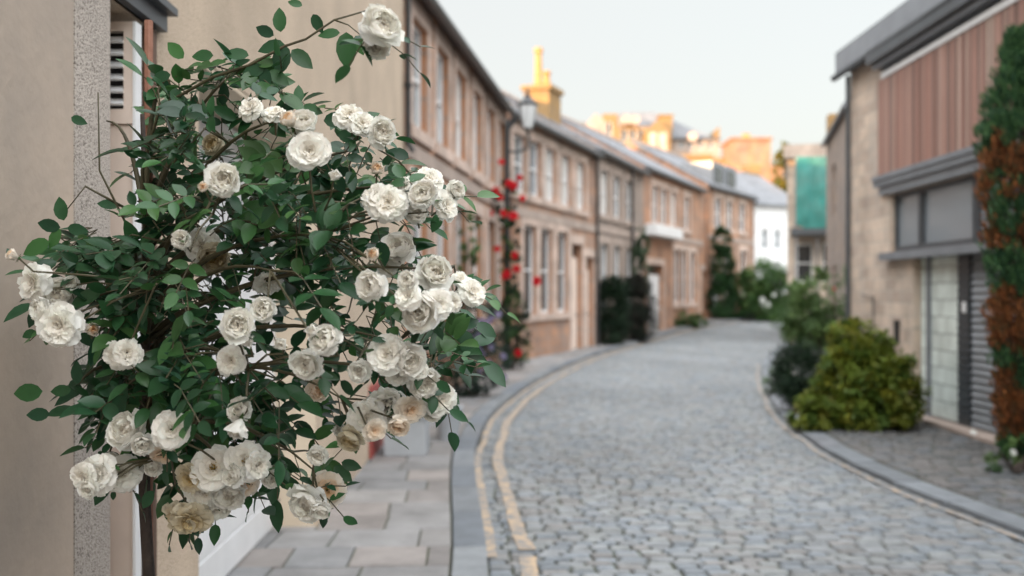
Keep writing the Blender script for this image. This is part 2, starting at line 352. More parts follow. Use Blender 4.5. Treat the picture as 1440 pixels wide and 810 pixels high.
stones(mb, wallp, A0, 0.42, 0.42, 0.009, 0.092, 0.02, cols2, jit=0.003, inset=(0.004, 0.012))
mb.cur = 1; sheet(mb, wallp, A0, 0.078)
tag(mb.build('pavement', [M['slab'], M['joint']]), kind='structure')
# right forecourt setts
B0 = offset(Rs, 0.255); B1 = []
for i, p in enumerate(B0):
    t = (B0[min(i+1, len(B0)-1)]-B0[max(i-1, 0)]).normalized(); q = p+Vector((t.y, -t.x))*(2.2 if p.y < 16 else 1.5)
    B1.append(q if p.y > 14.5 else Vector((5.25, p.y)))
mb = MB(); stones(mb, B0, B1, 0.13, 0.19, 0.022, 0.058, 0.02, [(0.62, 0.56, 0.52), (0.5, 0.48, 0.46), (0.7, 0.62, 0.58), (0.58, 0.58, 0.6)], jit=0.006)
mb.cur = 1; sheet(mb, B0, B1, 0.04)
tag(mb.build('forecourt', [M['sett'], M['joint']]), kind='structure')
# painted lines
def line(pl, d0, d1, y0, y1, wob):
    mb = MB(); a = offset(pl, d0); b = offset(pl, d1)
    for i in range(len(a)-1):
        if not (y0 < a[i].y < y1): continue
        def wv(p, q): return noise.noise(Vector((p.y*3.0, q, 0)))*wob+noise.noise(Vector((p.y*0.9, q+5, 0)))*wob*1.5
        s = 4
        for k in range(s):
            p0 = a[i].lerp(a[i+1], k/s); p1 = b[i].lerp(b[i+1], k/s); p2 = b[i].lerp(b[i+1], (k+1)/s); p3 = a[i].lerp(a[i+1], (k+1)/s)
            V = []
            for p, q in ((p0, d0), (p1, d1), (p2, d1), (p3, d0)): V.append((p.x+wv(p, q*3), p.y, g(p.y)+0.0165))
            mb.face(V)
    return mb
tag(line(Ls, 0.0, 0.065, 5.9, 45, 0.012).build('yellow_line', M['yellow']), kind='structure')
tag(line(Ls, 0.19, 0.28, 5.35, 5.95, 0.02).build('yellow_line', M['yellow']), kind='structure')
tag(line(Ls, 0.19, 0.28, 6.1, 45, 0.02).build('yellow_line', M['yellow']), kind='structure')
tag(line(Rs, -0.12, -0.065, 3.0, 22, 0.02).build('yellow_line', M['yellow2']), kind='structure')

# ------------------------------------------------------------------ buildings
class Face:
    """vertical facade from p0 to p1, outward normal to the right of that direction"""
    def __init__(s, p0, p1, base=0.0):
        s.p0 = Vector(p0); s.p1 = Vector(p1); s.d = (s.p1-s.p0); s.L = s.d.length; s.u = s.d/s.L; s.n = Vector((s.u.y, -s.u.x)); s.base = base
    def P(s, u, z, o=0.0): q = s.p0+s.u*u+s.n*o; return Vector((q.x, q.y, z))
    def U(s, px):   # where the sight line of a picture column meets the facade
        k = (px-720)/F; return (k*s.p0.y-s.p0.x)/(s.u.x-k*s.u.y)
    def wall(s, mb, z0, z1, holes, depth=0.18, back=None, u0=0.0, u1=None):
        u1 = s.L if u1 is None else u1
        us = sorted({u0, u1, *[h[0] for h in holes], *[h[1] for h in holes]}); zs = sorted({z0, z1, *[h[2] for h in holes], *[h[3] for h in holes]})
        for a, b in zip(us, us[1:]):
            for c, d in zip(zs, zs[1:]):
                um, zm = (a+b)/2, (c+d)/2
                if any(h[0] < um < h[1] and h[2] < zm < h[3] for h in holes): continue
                mb.face([s.P(a, c), s.P(b, c), s.P(b, d), s.P(a, d)], [(a, c), (b, c), (b, d), (a, d)])
        for h in holes:
            D = h[4] if len(h) > 4 else depth
            a, b, c, d = h[:4]
            for (q0, q1) in (((a, c), (a, d)), ((b, d), (b, c)), ((a, d), (b, d)), ((b, c), (a, c))):
                mb.face([s.P(q0[0], q0[1], 0), s.P(q1[0], q1[1], 0), s.P(q1[0], q1[1], -D), s.P(q0[0], q0[1], -D)], [(0, 0), (1, 0), (1, .2), (0, .2)])
            mb.face([s.P(a, c, -D), s.P(b, c, -D), s.P(b, d, -D), s.P(a, d, -D)])
        if back:
            B = back
            for q in (((0, 0), (0, -B)), ((0, -B), (s.L, -B)), ((s.L, -B), (s.L, 0))):
                (ua, oa), (ub, ob) = q; ln = abs(ub-ua)+abs(ob-oa)
                mb.face([s.P(ua, z0, oa), s.P(ua, z1, oa), s.P(ub, z1, ob), s.P(ub, z0, ob)], [(0, z0), (0, z1), (ln, z1), (ln, z0)])
    def slab(s, mb, u0, u1, z0, z1, o0, o1):
        mb.boxf(s.P(u0, z0, o0), s.P(u1, z0, o0)-s.P(u0, z0, o0), s.P(u0, z0, o1)-s.P(u0, z0, o0), (0, 0, z1-z0))
    def roof(s, mb, eave, depth, rise, over=0.25, thick=0.1, ends=0.0):
        h = depth/2
        e0, e1 = -ends, s.L+ends; zr = eave+rise; sl = rise/h
        a = [s.P(e0, eave-over*sl, over), s.P(e1, eave-over*sl, over), s.P(e1, zr, -h), s.P(e0, zr, -h)]
        b = [s.P(e1, eave-over*sl, -depth-over), s.P(e0, eave-over*sl, -depth-over), s.P(e0, zr, -h), s.P(e1, zr, -h)]
        ln = math.hypot(h+over, rise)
        for q in (a, b):
            up = Vector((0, 0, thick)); t = [p+up for p in q]
            mb.face(t, [(0, 0), (s.L, 0), (s.L, ln), (0, ln)]); mb.face(q[::-1])
            for i in range(4): mb.face([q[i], q[(i+1) % 4], t[(i+1) % 4], t[i]])
    def gable(s, mb, eave, depth, rise):
        h = depth/2
        for u in (0.0, s.L): mb.face([s.P(u, eave, 0), s.P(u, eave+rise, -h), s.P(u, eave, -depth)], [(0, 0), (h, rise), (depth, 0)])
def window(fc, root, u0, u1, z0, z1, rec=0.14, frame='white', bars=(1, 2), fw=0.055, glass='glass', label=None, curtain_refl=False):
    mb = MB(); o1 = -rec+0.05; o0 = -rec
    fc.slab(mb, u0+.003, u0+fw, z0+.003, z1-.003, o0, o1); fc.slab(mb, u1-fw, u1-.003, z0+.003, z1-.003, o0, o1)
    fc.slab(mb, u0+fw, u1-fw, z0+.003, z0+fw+.02, o0, o1); fc.slab(mb, u0+fw, u1-fw, z1-fw, z1-.003, o0, o1)
    nx, nz = bars
    for i in range(1, nx):
        u = u0+fw+(u1-u0-2*fw)*i/nx; fc.slab(mb, u-.014, u+.014, z0+fw+.02, z1-fw, o0+.012, o1-.006)
    for i in range(1, nz):
        z = z0+(z1-z0)*i/nz; fc.slab(mb, u0+fw, u1-fw, z-.022, z+.022, o0+.008, o1-.003)
    w_ = mb.build('window', M[frame], root)
    if label: w_['label'] = label
    p = MB(); fc.slab(p, u0+fw, u1-fw, z0+fw+.02, z1-fw, o0-.012, o0+.006); p.build('pane', M[glass], w_)
    return w_
def downpipe(fc, root, u, z0, z1, r=0.045, name='downpipe', mat_='black', o=0.09):
    mb = MB(); mb.tube([fc.P(u, z0, o+.06), fc.P(u, z0+.12, o), fc.P(u, z1, o)], r, 8)
    z = z0+0.8
    while z < z1: mb.tube([fc.P(u, z, o), fc.P(u, z+.05, o)], r*1.5, 8); z += 1.6
    mb.tube([fc.P(u, z1-.02, o), fc.P(u, z1+.16, o)], [r*1.2, r*2.2], 8)
    return mb.build(name, M[mat_], root)
def terrace(name, label, p0, p1, eave, stone, ups, lows, doors=(), lowz=(0.98, 3.0), upz=(3.85, 5.15), rise=2.0, depth=7.0, wh=0.5, group=None, trim='trim', glass='glass', pipes=(), chim=(), pxmode=True, frame='white', base=None, course=True):
    fc = Face(p0, p1); y = (p0[1]+p1[1])/2; gb = g(p0[1])*.5+g(p1[1])*.5 if base is None else base
    root = thing(name, label, 'house', fc.P(0, gb), group)
    U = (lambda v: fc.U(v)) if pxmode else (lambda v: v)
    holes = []; W = []
    for c in ups:
        u = U(c); holes.append((u-wh, u+wh, gb+upz[0], gb+upz[1], 0.2)); W.append(holes[-1])
    for c in lows:
        u = U(c); holes.append((u-wh, u+wh, gb+lowz[0], gb+lowz[1], 0.2)); W.append(holes[-1])
    D = []
    for c, dw, dh, dm in doors:
        u = U(c); holes.append((u-dw/2, u+dw/2, gb-.1, gb+dh, 0.25)); D.append((holes[-1], dm))
    mb = MB(); fc.wall(mb, gb-.4, eave, holes, back=depth); fc.gable(mb, eave, depth, rise); mb.build('wall', M[stone], root)
    mb = MB(); e = 0.003
    for h in W:      # dressed stone margins round the openings, sill and lintel
        fc.slab(mb, h[0]-.17, h[0]-e, h[2], h[3], -.01, .022); fc.slab(mb, h[1]+e, h[1]+.17, h[2], h[3], -.01, .022)
        fc.slab(mb, h[0]-.2, h[1]+.2, h[3]+e, h[3]+.22, -.01, .026); fc.slab(mb, h[0]-.2, h[1]+.2, h[2]-.16, h[2]-e, -.01, .07)
    for h, dm in D:
        fc.slab(mb, h[0]-.17, h[0]-e, gb-.1, h[3], -.01, .022); fc.slab(mb, h[1]+e, h[1]+.17, gb-.1, h[3], -.01, .022); fc.slab(mb, h[0]-.2, h[1]+.2, h[3]+e, h[3]+.24, -.01, .028)
    mb.build('stone_trim', M[trim], root)
    if course:
        mb = MB(); fc.slab(mb, 0, fc.L, gb+3.32, gb+3.52, -.01, .035); mb.build('string_course', M['trimg'], root)
    for h in W: window(fc, root, *h[:4], glass=(glass if h[2] < gb+2 else random.choice(('glassl', 'glassp', 'curtain_refl', 'glassl'))), frame=frame)
    for h, dm in D:
        mb = MB(); fc.slab(mb, h[0]+.004, h[1]-.004, gb-.05, h[3]-.35, -.2, -.14)
        n = 4
        for i in range(n):
            a = h[0]+.08+(h[1]-h[0]-.16)*i/n; fc.slab(mb, a+.02, a+(h[1]-h[0]-.16)/n-.02, gb+.2, h[3]-.5, -.14, -.125)
        d_ = mb.build('door', M[dm], root)
        mb = MB(); fc.slab(mb, h[0]+.06, h[1]-.06, h[3]-.3, h[3]-.06, -.19, -.17); mb.build('fanlight', M['glass'], d_)
        mb = MB(); mb.tube([fc.P(h[1]-.14, gb+1.0, -.14), fc.P(h[1]-.14, gb+1.0, -.08)], .03, 8); mb.build('handle', M['black'], d_)
    mb = MB(); fc.roof(mb, eave, depth, rise, 0.16); rf = mb.build('roof', M['slate'], root)
    mb = MB(); mb.tube([fc.P(0, eave+rise+.12, -depth/2), fc.P(fc.L, eave+rise+.12, -depth/2)], .09, 6); mb.build('ridge', M['trimg'], rf)
    mb = MB(); mb.tube([fc.P(0.02, eave-.12, .2), fc.P(fc.L-.02, eave-.12, .2)], .075, 8); mb.build('gutter', M['black'], root)
    for px, z0 in pipes: downpipe(fc, root, U(px), gb+z0, eave-.2)
    for u, o, cw, cd, top, pots in chim:
        mb = MB(); fc.slab(mb, u-cw/2, u+cw/2, eave+rise*0.3, top, -o-cd/2, -o+cd/2); fc.slab(mb, u-cw/2-.08, u+cw/2+.08, top, top+.14, -o-cd/2-.08, -o+cd/2+.08)
        c_ = mb.build('chimney', M['gold'], rf)
        for k, ph in enumerate(pots):
            uu = u-cw/2+cw*(k+.5)/len(pots); c0 = fc.P(uu, top+.14, -o)
            q = MB(); q.lathe(c0, [(.14, 0), (.12, ph*.2), (.1, ph*.85), (.135, ph*.88), (.135, ph), (.09, ph), (.08, ph*.8)], 12); q.build('chimney_pot', M['clay'], c_)
    return root, fc, gb

# --- near left: plastered house next to the camera, and the rendered house behind the roses
XF = -1.21
fc = Face((XF+.012, -14), (XF+.012, 2.72))
root = thing('plastered_house', 'smooth beige rendered wall filling the left edge of the photo', 'house', fc.P(0, 0))
mb = MB(); fc.wall(mb, -.2, 6.6, [], back=7); fc.gable(mb, 6.6, 7, 2.6); mb.build('wall', M['plaster'], root)
mb = MB(); fc.roof(mb, 6.6, 7, 2.6, .16); mb.build('roof', M['slate'], root)

fc = Face((XF, 2.724), (-1.35, 12.4))
# straight part of the front: use y-based helper (front is nearly parallel to y)
root = thing('rendered_house', 'cream roughcast house with white garage door, behind the white rose tree', 'house', fc.P(0, 0))
UY = lambda y: (y-2.724)
holes = [(UY(2.975), UY(3.40), -.1, 2.50, 0.42), (UY(3.90), UY(6.45), -.1, 2.53, 0.31)]
mb = MB(); fc.wall(mb, -.2, 6.6, holes, back=7); fc.gable(mb, 6.6, 7, 2.6); mb.build('wall', M['cream'], root)
mb = MB(); fc.slab(mb, 0.0, UY(2.972), -.1, 6.59, -.02, .014); mb.build('corner_strip', M['dash'], root)
mb = MB(); fc.roof(mb, 6.6, 7, 2.6, .16); mb.build('roof', M['slate'], root)
mb = MB(); mb.tube([fc.P(0, 6.5, .2), fc.P(fc.L, 6.5, .2)], .07, 8); mb.build('gutter', M['black'], root)
# smooth far jamb and soffit lining of the garage opening
mb = MB(); fc.slab(mb, UY(6.43), UY(6.447), .09, 2.5, -.30, -.004); fc.slab(mb, UY(3.91), UY(6.43), 2.505, 2.526, -.30, -.004); mb.build('reveal', M['creamsm'], root)
# garage door with horizontal ribs
mb = MB(); u0, u1 = UY(3.92), UY(6.425); z = 0.1; k = 0
while z < 2.49:
    z1 = min(z+.20, 2.5); fc.slab(mb, u0, u1, z+.012, z1-.012, -.29, -.262); fc.slab(mb, u0, u1, z-.012, z+.012, -.29, -.274)
    z = z1; k += 1
gd = mb.build('garage_door', M['white'], root)
mb = MB(); mb.tube([fc.P(u1-.12, .28, -.262), fc.P(u1-.12, .28, -.225)], .012, 8); mb.tube([fc.P(u1-.16, .28, -.225), fc.P(u1-.08, .28, -.225)], .011, 8); mb.build('handle', M['black'], gd)
# side recess: pale panel with louvre above, dark door behind
mb = MB(); mb.box(-1.60, -1.214, 3.20, 3.225, 0.1, 2.14); pn = mb.build('side_panel', M['pinkw'], root)
mb = MB(); mb.box(-1.214+.0005, -1.204, 3.185, 3.235, 0.1, 2.47); mb.build('edge_strip', M['white'], pn)
mb = MB(); mb.box(-1.60, -1.335, 3.19, 3.23, 2.143, 2.47); mb.box(-1.245, -1.2145, 3.19, 3.23, 2.143, 2.47); mb.box(-1.335, -1.245, 3.19, 3.23, 2.143, 2.19); mb.box(-1.335, -1.245, 3.19, 3.23, 2.44, 2.47)
lv = mb.build('louvre_window', M['pinkw'], root)
mb = MB()
for i in range(6):
    z = 2.20+i*.04; mb.boxf((-1.335, 3.188, z), (.09, 0, 0), (0, .03, .022), (0, -.004, .006))
mb.build('louvre_slats', M['white'], lv)
mb = MB(); mb.box(-1.335, -1.245, 3.224, 3.23, 2.19, 2.44); mb.build('gap_shade_sheet', M['black'], lv)  # black sheet painting the shade between the slats
mb = MB(); mb.box(-1.60, -1.25, 3.375, 3.395, .1, 2.49); mb.box(-1.252, -1.212, 3.36, 3.398, .1, 2.49); mb.build('side_door', M['dkwood'], root)
mb = MB(); fc.slab(mb, UY(2.97), UY(3.46), 2.56, 2.585, -.01, .06); fc.slab(mb, UY(2.96), UY(3.44), 2.50, 2.56, -.01, .03); mb.build('hood', M['dzinc'], root)
downpipe(fc, root, fc.L-.06, 3.35, 6.4, .036, o=.06)
# red painted corner post low down beside the planter
mb = MB(); fc.slab(mb, UY(9.05), UY(9.95), .09, .75, -.005, .03); mb.build('red_hatch', M['red'], root)
mb = MB(); fc.slab(mb, 0.3, UY(2.972)-.01, .09, .5, .014, .02)

# --- terrace along the left
gt = 'old two storey terrace houses on the left side of the street'
terrace('terrace_house', 'warm stone terrace house directly after the cream rendered house, with tall white upper windows', (-1.35, 12.404), (-0.12, 21.7), 5.55, 'stoneA',
        [590, 622, 648, 671, 690, 705], [590, 622, 648, 671, 690, 705], chim=(), wh=0.46, group=gt, upz=(3.75, 5.2))
terrace('terrace_house', 'pink stone terrace house just beyond the street lamp, with golden chimney on its roof', (0.02, 21.9), (2.40, 28.5), 5.6, 'stoneB',
        [731, 752, 774, 796, 817], [745, 768, 791], doors=((811, 1.0, 2.9, 'pinkw'), (829, .8, 2.6, 'pinkw')), wh=0.45, group=gt, lowz=(1.1, 3.15), pipes=((836, .1),),
        chim=())
terrace('terrace_house', 'grey fronted terrace house behind the dark hedges, between two black downpipes', (2.404, 28.51), (4.50, 34.0), 5.75, 'stoneD',
        [850, 868, 885], [850, 868, 885], wh=0.45, group=gt, pipes=((886, .1),), trim='trimg', glass='glassl', chim=((1.45, 2.12, 1.15, .8, 7.75, (1.15, .12, .6)),))
r4, f4, g4 = terrace('terrace_house', 'orange stone terrace house with white garage door and white window box', (4.504, 34.01), (8.0, 41.8), 5.95, 'stoneA',
        [922, 934, 948, 966], [952, 962, 974], doors=((922, 1.9, 2.35, 'white'), (990, 1.0, 2.3, 'white')), wh=0.42, group=gt, lowz=(.95, 3.0))
mb = MB(); f4.slab(mb, f4.U(906), f4.U(945), g4+3.35, g4+3.72, .03, .42); mb.build('window_box', M['white'], r4)
r5, f5, g5 = terrace('terrace_house', 'orange stone house with dormers beyond the ivy column, left of the white house', (8.3, 42.2), (11.6, 47.8), 6.2, 'stoneA',
        [1010, 1026, 1044], [1022, 1046], doors=((1008, 1.0, 2.3, 'white'),), wh=0.45, group=gt)
for c in (1016, 1034):
    u = f5.U(c); mb = MB(); f5.slab(mb, u-.8, u+.8, 6.2, 7.35, -1.6, -.2); dm = mb.build('dormer', M['zinc'], r5)
    mb = MB(); f5.slab(mb, u-.5, u+.5, 6.45, 7.15, -.2, -.17); mb.build('pane', M['glass'], dm)
# white house
fw_ = Face((11.65, 47.8), (14.4, 49.2)); gw = g(48.5)
rw = thing('white_house', 'white painted house with grey roof at the end of the visible street', 'house', fw_.P(0, gw))
hs = [(fw_.U(1076)-.2, fw_.U(1076)+.2, gw+2.9, gw+3.9), (fw_.U(1094)-.2, fw_.U(1094)+.2, gw+2.9, gw+3.9)]
mb = MB(); fw_.wall(mb, gw-.5, 5.9, hs, back=7); fw_.gable(mb, 5.9, 7, 1.9); mb.build('wall', M['white'], rw)
for h in hs: window(fw_, rw, *h, bars=(1, 2), glass='glassp')
mb = MB(); fw_.roof(mb, 5.9, 7, 1.9, .2); mb.build('roof', M['slate'], rw)
mb = MB(); fw_.slab(mb, fw_.U(1088), fw_.U(1104), gw-.1, gw+1.9, -.01, .04); mb.build('door', M['white'], rw)
mb = MB(); mb.box(12.2, 13.0, 52, 52.8, 6.8, 8.3); mb.build('chimney', M['gold'], rw)

# --- right side modern garage house
fr = Face((5.0, 14.7), (5.0, -6.0))
UR = lambda px: 14.7-7000.0/(px-720)
rr = thing('mews_house', 'pale stone house with red cedar cladding and dark louvred garage door on the right', 'house', fr.P(0, 0))
zb, zs_ = 3.05, 2.88
uW = UR(1252); uG = UR(1284); uE = 16.5
mb = MB(); fr.wall(mb, -.2, 4.86, [(uW, uE, 2.13, 2.90, .12), (uG, uE, -.1, 2.125, .16)], back=8); mb.build('wall', M['stoneC'], rr)
# cedar boards
mb = MB(); u = UR(1240); random.seed(3)
while u < uE-.1:
    bw_ = random.choice((.035, .045, .05, .065)); k = random.uniform(.6, 1.45); t_ = random.uniform(0, 1)
    mb.c = (.30*k, (.15+.05*t_)*k, (.115+.05*t_)*k, 1)
    if random.random() < .08: mb.c = (.45, .34, .28, 1)
    fr.slab(mb, u, u+bw_-.008, 3.17, 4.455, .02, .05+random.uniform(0, .006)); u += bw_
mb.c = (.06, .04, .035, 1); fr.slab(mb, UR(1240), uE-.1, 3.17, 4.455, -.01, .02)
mb.build('timber_cladding', M['clad'], rr)
mb = MB(); fr.slab(mb, UR(1238), uE, 3.10, 3.165, -.01, .12); fr.slab(mb, UR(1242), uE, 2.905, 3.097, -.01, .06); fr.slab(mb, UR(1238), uE, 3.02, 3.097, .062, .10); mb.build('steel_beam', M['steel'], rr)
mb = MB(); fr.slab(mb, UR(1248), uE, 2.03, 2.128, -.01, .12); mb.build('lower_beam', M['steel'], rr)
mb = MB(); fr.slab(mb, UR(1246), uE, 4.46, 4.53, -.01, .07); mb.build('white_fascia', M['white'], rr)
mb = MB(); fr.slab(mb, UR(1244), uE, 4.533, 4.60, -.01, .03); fr.slab(mb, UR(1240), uE, 4.67, 4.86, -.01, .22); mb.build('roof_soffit', M['dzinc'], rr)
mb = MB(); fr.slab(mb, UR(1241), uE, 4.603, 4.667, -.01, .14); mb.build('grey_fascia', M['zinc'], rr)
mb = MB(); fr.slab(mb, -.08, uE, 4.864, 5.16, -.3, .20)
mb.face([fr.P(-.08, 5.162, .2), fr.P(uE, 5.162, .2), fr.P(uE, 7.8, -4), fr.P(-.08, 7.8, -4)]); mb.face([fr.P(-.08, 7.8, -4), fr.P(uE, 7.8, -4), fr.P(uE, 4.86, -8.2), fr.P(-.08, 4.86, -8.2)])
mb.face([fr.P(-.02, 4.86, -.3), fr.P(-.02, 7.78, -4), fr.P(-.02, 4.86, -8)])
mb.build('roof', M['zinc'], rr)
mb = MB(); mb.tube([fr.P(-.25, 4.82, .17), fr.P(uE, 4.82, .25)], .05, 8); mb.tube([fr.P(.03, .1, .05), fr.P(.03, 4.8, .05)], .034, 8); mb.build('downpipe', M['dzinc'], rr)
# windows strip
cuts = [uW, UR(1288), UR(1364), UR(1420), 9.0, 12.0, uE]
for a, b in zip(cuts, cuts[1:]): window(fr, rr, a+.01, b-.01, 2.135, 2.895, rec=.10, frame='dzinc', bars=(1, 1), fw=.05, glass='glassp')
# glass block panel
mb = MB(); a, b = uG+.02, UR(1335); nx = 2
gz = [.12+i*.2 for i in range(10)]
edges = [(uG+.02, UR(1295)), (UR(1299), b)]
for (p, q) in edges:
    n_ = max(1, round((q-p)/.2))
    for i in range(n_):
        for z in gz:
            k = random.uniform(.85, 1.15); mb.c = (k, k, k, 1)
            fr.slab(mb, p+(q-p)*i/n_+.004, p+(q-p)*(i+1)/n_-.004, z+.005, z+.195, -.12, -.09)
gbp = mb.build('glass_block_panel', M['block'], rr)
mb = MB(); fr.slab(mb, uG, b, .1, 2.12, -.15, -.121); fr.slab(mb, UR(1295)+.002, UR(1299)-.002, .1, 2.12, -.12, -.06); mb.build('panel_frame', M['steel'], gbp)
# dark entrance door and louvred garage door
mb = MB(); d0, d1 = b+.01, UR(1352); fr.slab(mb, d0, d1, .1, 2.12, -.14, -.10)
z = .16
while z < 2.08: fr.slab(mb, d0+.01, d1-.01, z, z+.05, -.10, -.085); z += .085
ed = mb.build('entrance_door', M['louvre'], rr)
mb = MB(); fr.slab(mb, d0+.15, d0+.23, 1.38, 1.5, -.085, -.07); mb.build('door_plate', M['white'], ed)
mb = MB(); fr.slab(mb, UR(1352)+.01, uE, .1, 2.12, -.15, -.125)
z = .14
while z < 2.08:
    p = fr.P(UR(1352)+.02, z, -.125); mb.boxf(p, fr.P(uE, z, -.125)-p, Vector((-.03, 0, -.004)), (.022, 0, .05)); z += .082
mb.build('garage_door', M['louvrel'], rr)
mb = MB(); fr.slab(mb, uG, uE, .06, .10, -.15, .12); mb.build('threshold', M['trimg'], rr)
# small wall fittings
mb = MB(); fr.slab(mb, UR(1262), UR(1265), .95, 1.25, 0, .05); mb.build('wall_box', M['black'], rr)
mb = MB(); mb.tube([fr.P(UR(1232), .1, .04), fr.P(UR(1232), 1.55, .04), fr.P(UR(1216), 1.57, .04)], .012, 6); mb.build('pipe', M['dzinc'], rr)

# --- right second house and netted building
f2 = Face((7.45, 23.6), (6.25, 18.4))
r2 = thing('stone_house', 'grey stone gabled house squeezed between green netting and the cedar clad house', 'house', f2.P(0, 0))
h2 = [(1.5, 2.4, 3.3, 4.4), (1.5, 2.4, .9, 2.2)]
mb = MB(); f2.wall(mb, -.2, 5.15, h2, back=7); f2.gable(mb, 5.15, 7, 3.0); mb.build('wall', M['stoneD'], r2)
for h in h2: window(f2, r2, *h)
mb = MB(); f2.roof(mb, 5.15, 7, 3.0, .04); mb.build('roof', M['slate'], r2)
mb = MB(); f2.slab(mb, .0, .55, 5.2, 5.75, -.6, 0); mb.build('chimney', M['gold'], r2)
mb = MB(); mb.tube([f2.P(0, 5.1, .08), f2.P(f2.L, 5.1, .08)], .05, 8); mb.build('gutter', M['zinc'], r2)
f3 = Face((8.35, 30.0), (9.75, 30.1)); f3 = Face((8.2, 30.3), (9.9, 30.0))
# facade faces the camera: outward normal must be -y
f3 = Face((8.35, 30.2), (9.85, 29.78)); 
r3 = thing('flat_roofed_building', 'flat roofed building wrapped in green netting beyond the gabled stone house', 'building', f3.P(0, 0))
mb = MB(); f3.wall(mb, -.2, 5.65, [(.25, .75, 1.9, 3.1, .15), (1.0, 1.4, 1.9, 3.1, .15)], back=7); mb.build('wall', M['stoneC'], r3)
window(f3, r3, .25, .75, 1.9, 3.1, rec=.1); window(f3, r3, 1.0, 1.4, 1.9, 3.1, rec=.1)
mb = MB(); f3.slab(mb, -.1, 1.65, 5.655, 6.05, -6.8, .35); mb.build('roof', M['slate'], r3)
mb = MB(); f3.slab(mb, .1, 1.65, 3.32, 3.5, .01, .9); mb.build('canopy', M['dzinc'], r3)
sc_ = thing('scaffold', 'scaffold of grey poles holding turquoise safety netting above the street', 'scaffold', (9.1, 29.6, 0))
mb = MB()
for x in (8.37, 9.0, 9.7):
    mb.tube([(x, 29.35, 0), (x, 29.35, 5.62)], .025, 6)
for z in (3.6, 4.6, 5.6): mb.tube([(8.3, 29.32, z), (9.8, 29.32, z)], .022, 6)
mb.build('poles', M['zinc'], sc_)
mb = MB(); n = 26; m_ = 18
def netp(i, j):
    x = 8.33+1.5*i/n; z = 3.62+1.98*j/m_
    sag = 0.12*math.sin(math.pi*j/m_)*math.sin(math.pi*(i/n)*3) + .05*noise.noise(Vector((x*4, z*3, 0)))
    zz = z-(1-j/m_)*.25*math.sin(math.pi*i/n)
    return (x, 29.25-.04-abs(sag), zz)
vs = [netp(i, j) for j in range(m_+1) for i in range(n+1)]
fs = [(j*(n+1)+i, j*(n+1)+i+1, (j+1)*(n+1)+i+1, (j+1)*(n+1)+i) for j in range(m_) for i in range(n)]
mb.mesh_part(vs, fs); mb.build('netting', M['net'], sc_, smooth=True)

# --- distant buildings catching the sun
def farbox(name, label, px0, px1, ytop, Y, depth, stone, roofp=None, extra=None, cat='building'):
    a = at(px0, ytop, Y); b = at(px1, ytop, Y); fcx = Face((a.x, Y), (b.x, Y)); r = thing(name, label, cat, (a.x, Y, g(Y)))
    return fcx, r, a.z
fb, rb, zt = farbox('tenement', 'tall sunlit golden tenement with dark slate roof beyond the left roofs', 868, 1012, 190, 88, 14, 'gold')
def HZ(py, Y): return 1.6-(py-HY)/F*Y
holes = []
hx = lambda px: (px-868)/F*88
for px in (878, 890, 902):
    holes.append((hx(px)-.28, hx(px)+.28, HZ(199, 88), HZ(182, 88), .2))
for px in (958, 972, 986, 1000): holes.append((hx(px)-.25, hx(px)+.25, HZ(208, 88), HZ(199, 88), .2))
mb = MB(); fb.wall(mb, 3, HZ(178, 88), [h for h in holes if h[0] < hx(940)], back=12, u1=hx(945)); 
mb.build('wall', M['gold'], rb)
mb = MB(); fb.wall(mb, 3, HZ(196, 88), [h for h in holes if h[0] > hx(940)], u0=hx(945), u1=hx(1012)); mb.build('lower_wall', M['trimg'], rb)
for h in holes: window(fb, rb, *h[:4], rec=.12, bars=(1, 2))
mb = MB(); P = lambda px, py, dY=0: (at(px, py, 88).x, 88+dY, HZ(py, 88))
# mansard roof, a solid with slopes
def hip(x0, x1, z0, z1, in0, in1, mbb, y0=87.8, d=12, iny=3):
    b_ = [(x0, y0, z0), (x1, y0, z0), (x1, y0+d, z0), (x0, y0+d, z0)]; t_ = [(x0+in0, y0+iny, z1), (x1-in1, y0+iny, z1), (x1-in1, y0+d-iny, z1), (x0+in0, y0+d-iny, z1)]
    for i in range(4): mbb.face([b_[i], b_[(i+1) % 4], t_[(i+1) % 4], t_[i]])
    mbb.face(t_); mbb.face(b_[::-1])
hip(at(868, 0, 88).x, at(1004, 0, 88).x, HZ(193, 88), HZ(153, 88), .5, 5.0, mb, y0=88.3, iny=1.5)
hip(at(945, 0, 88).x, at(1014, 0, 88).x, HZ(196, 88), HZ(186, 88), .2, 1.0, mb, y0=87.7, d=11)
rfb = mb.build('roof', M['slate'], rb)
for px, py in ((881, 168), (893, 169), (974, 192)):     # pale discs standing in for blurred highlights, built like dormers
    mb = MB(); c = at(px, py, 87.6); rad = .42
    vs = [(c.x+rad*math.cos(t), 87.6, c.z+rad*math.sin(t)) for t in [2*math.pi*k/14 for k in range(14)]]; vs += [(x, 90.5, z) for x, y, z in vs]
    mb.mesh_part(vs, [tuple(range(13, -1, -1)), tuple(range(14, 28))]+[(k, (k+1) % 14, 14+(k+1) % 14, 14+k) for k in range(14)]); mb.build('dormer', M['trim'], rfb)
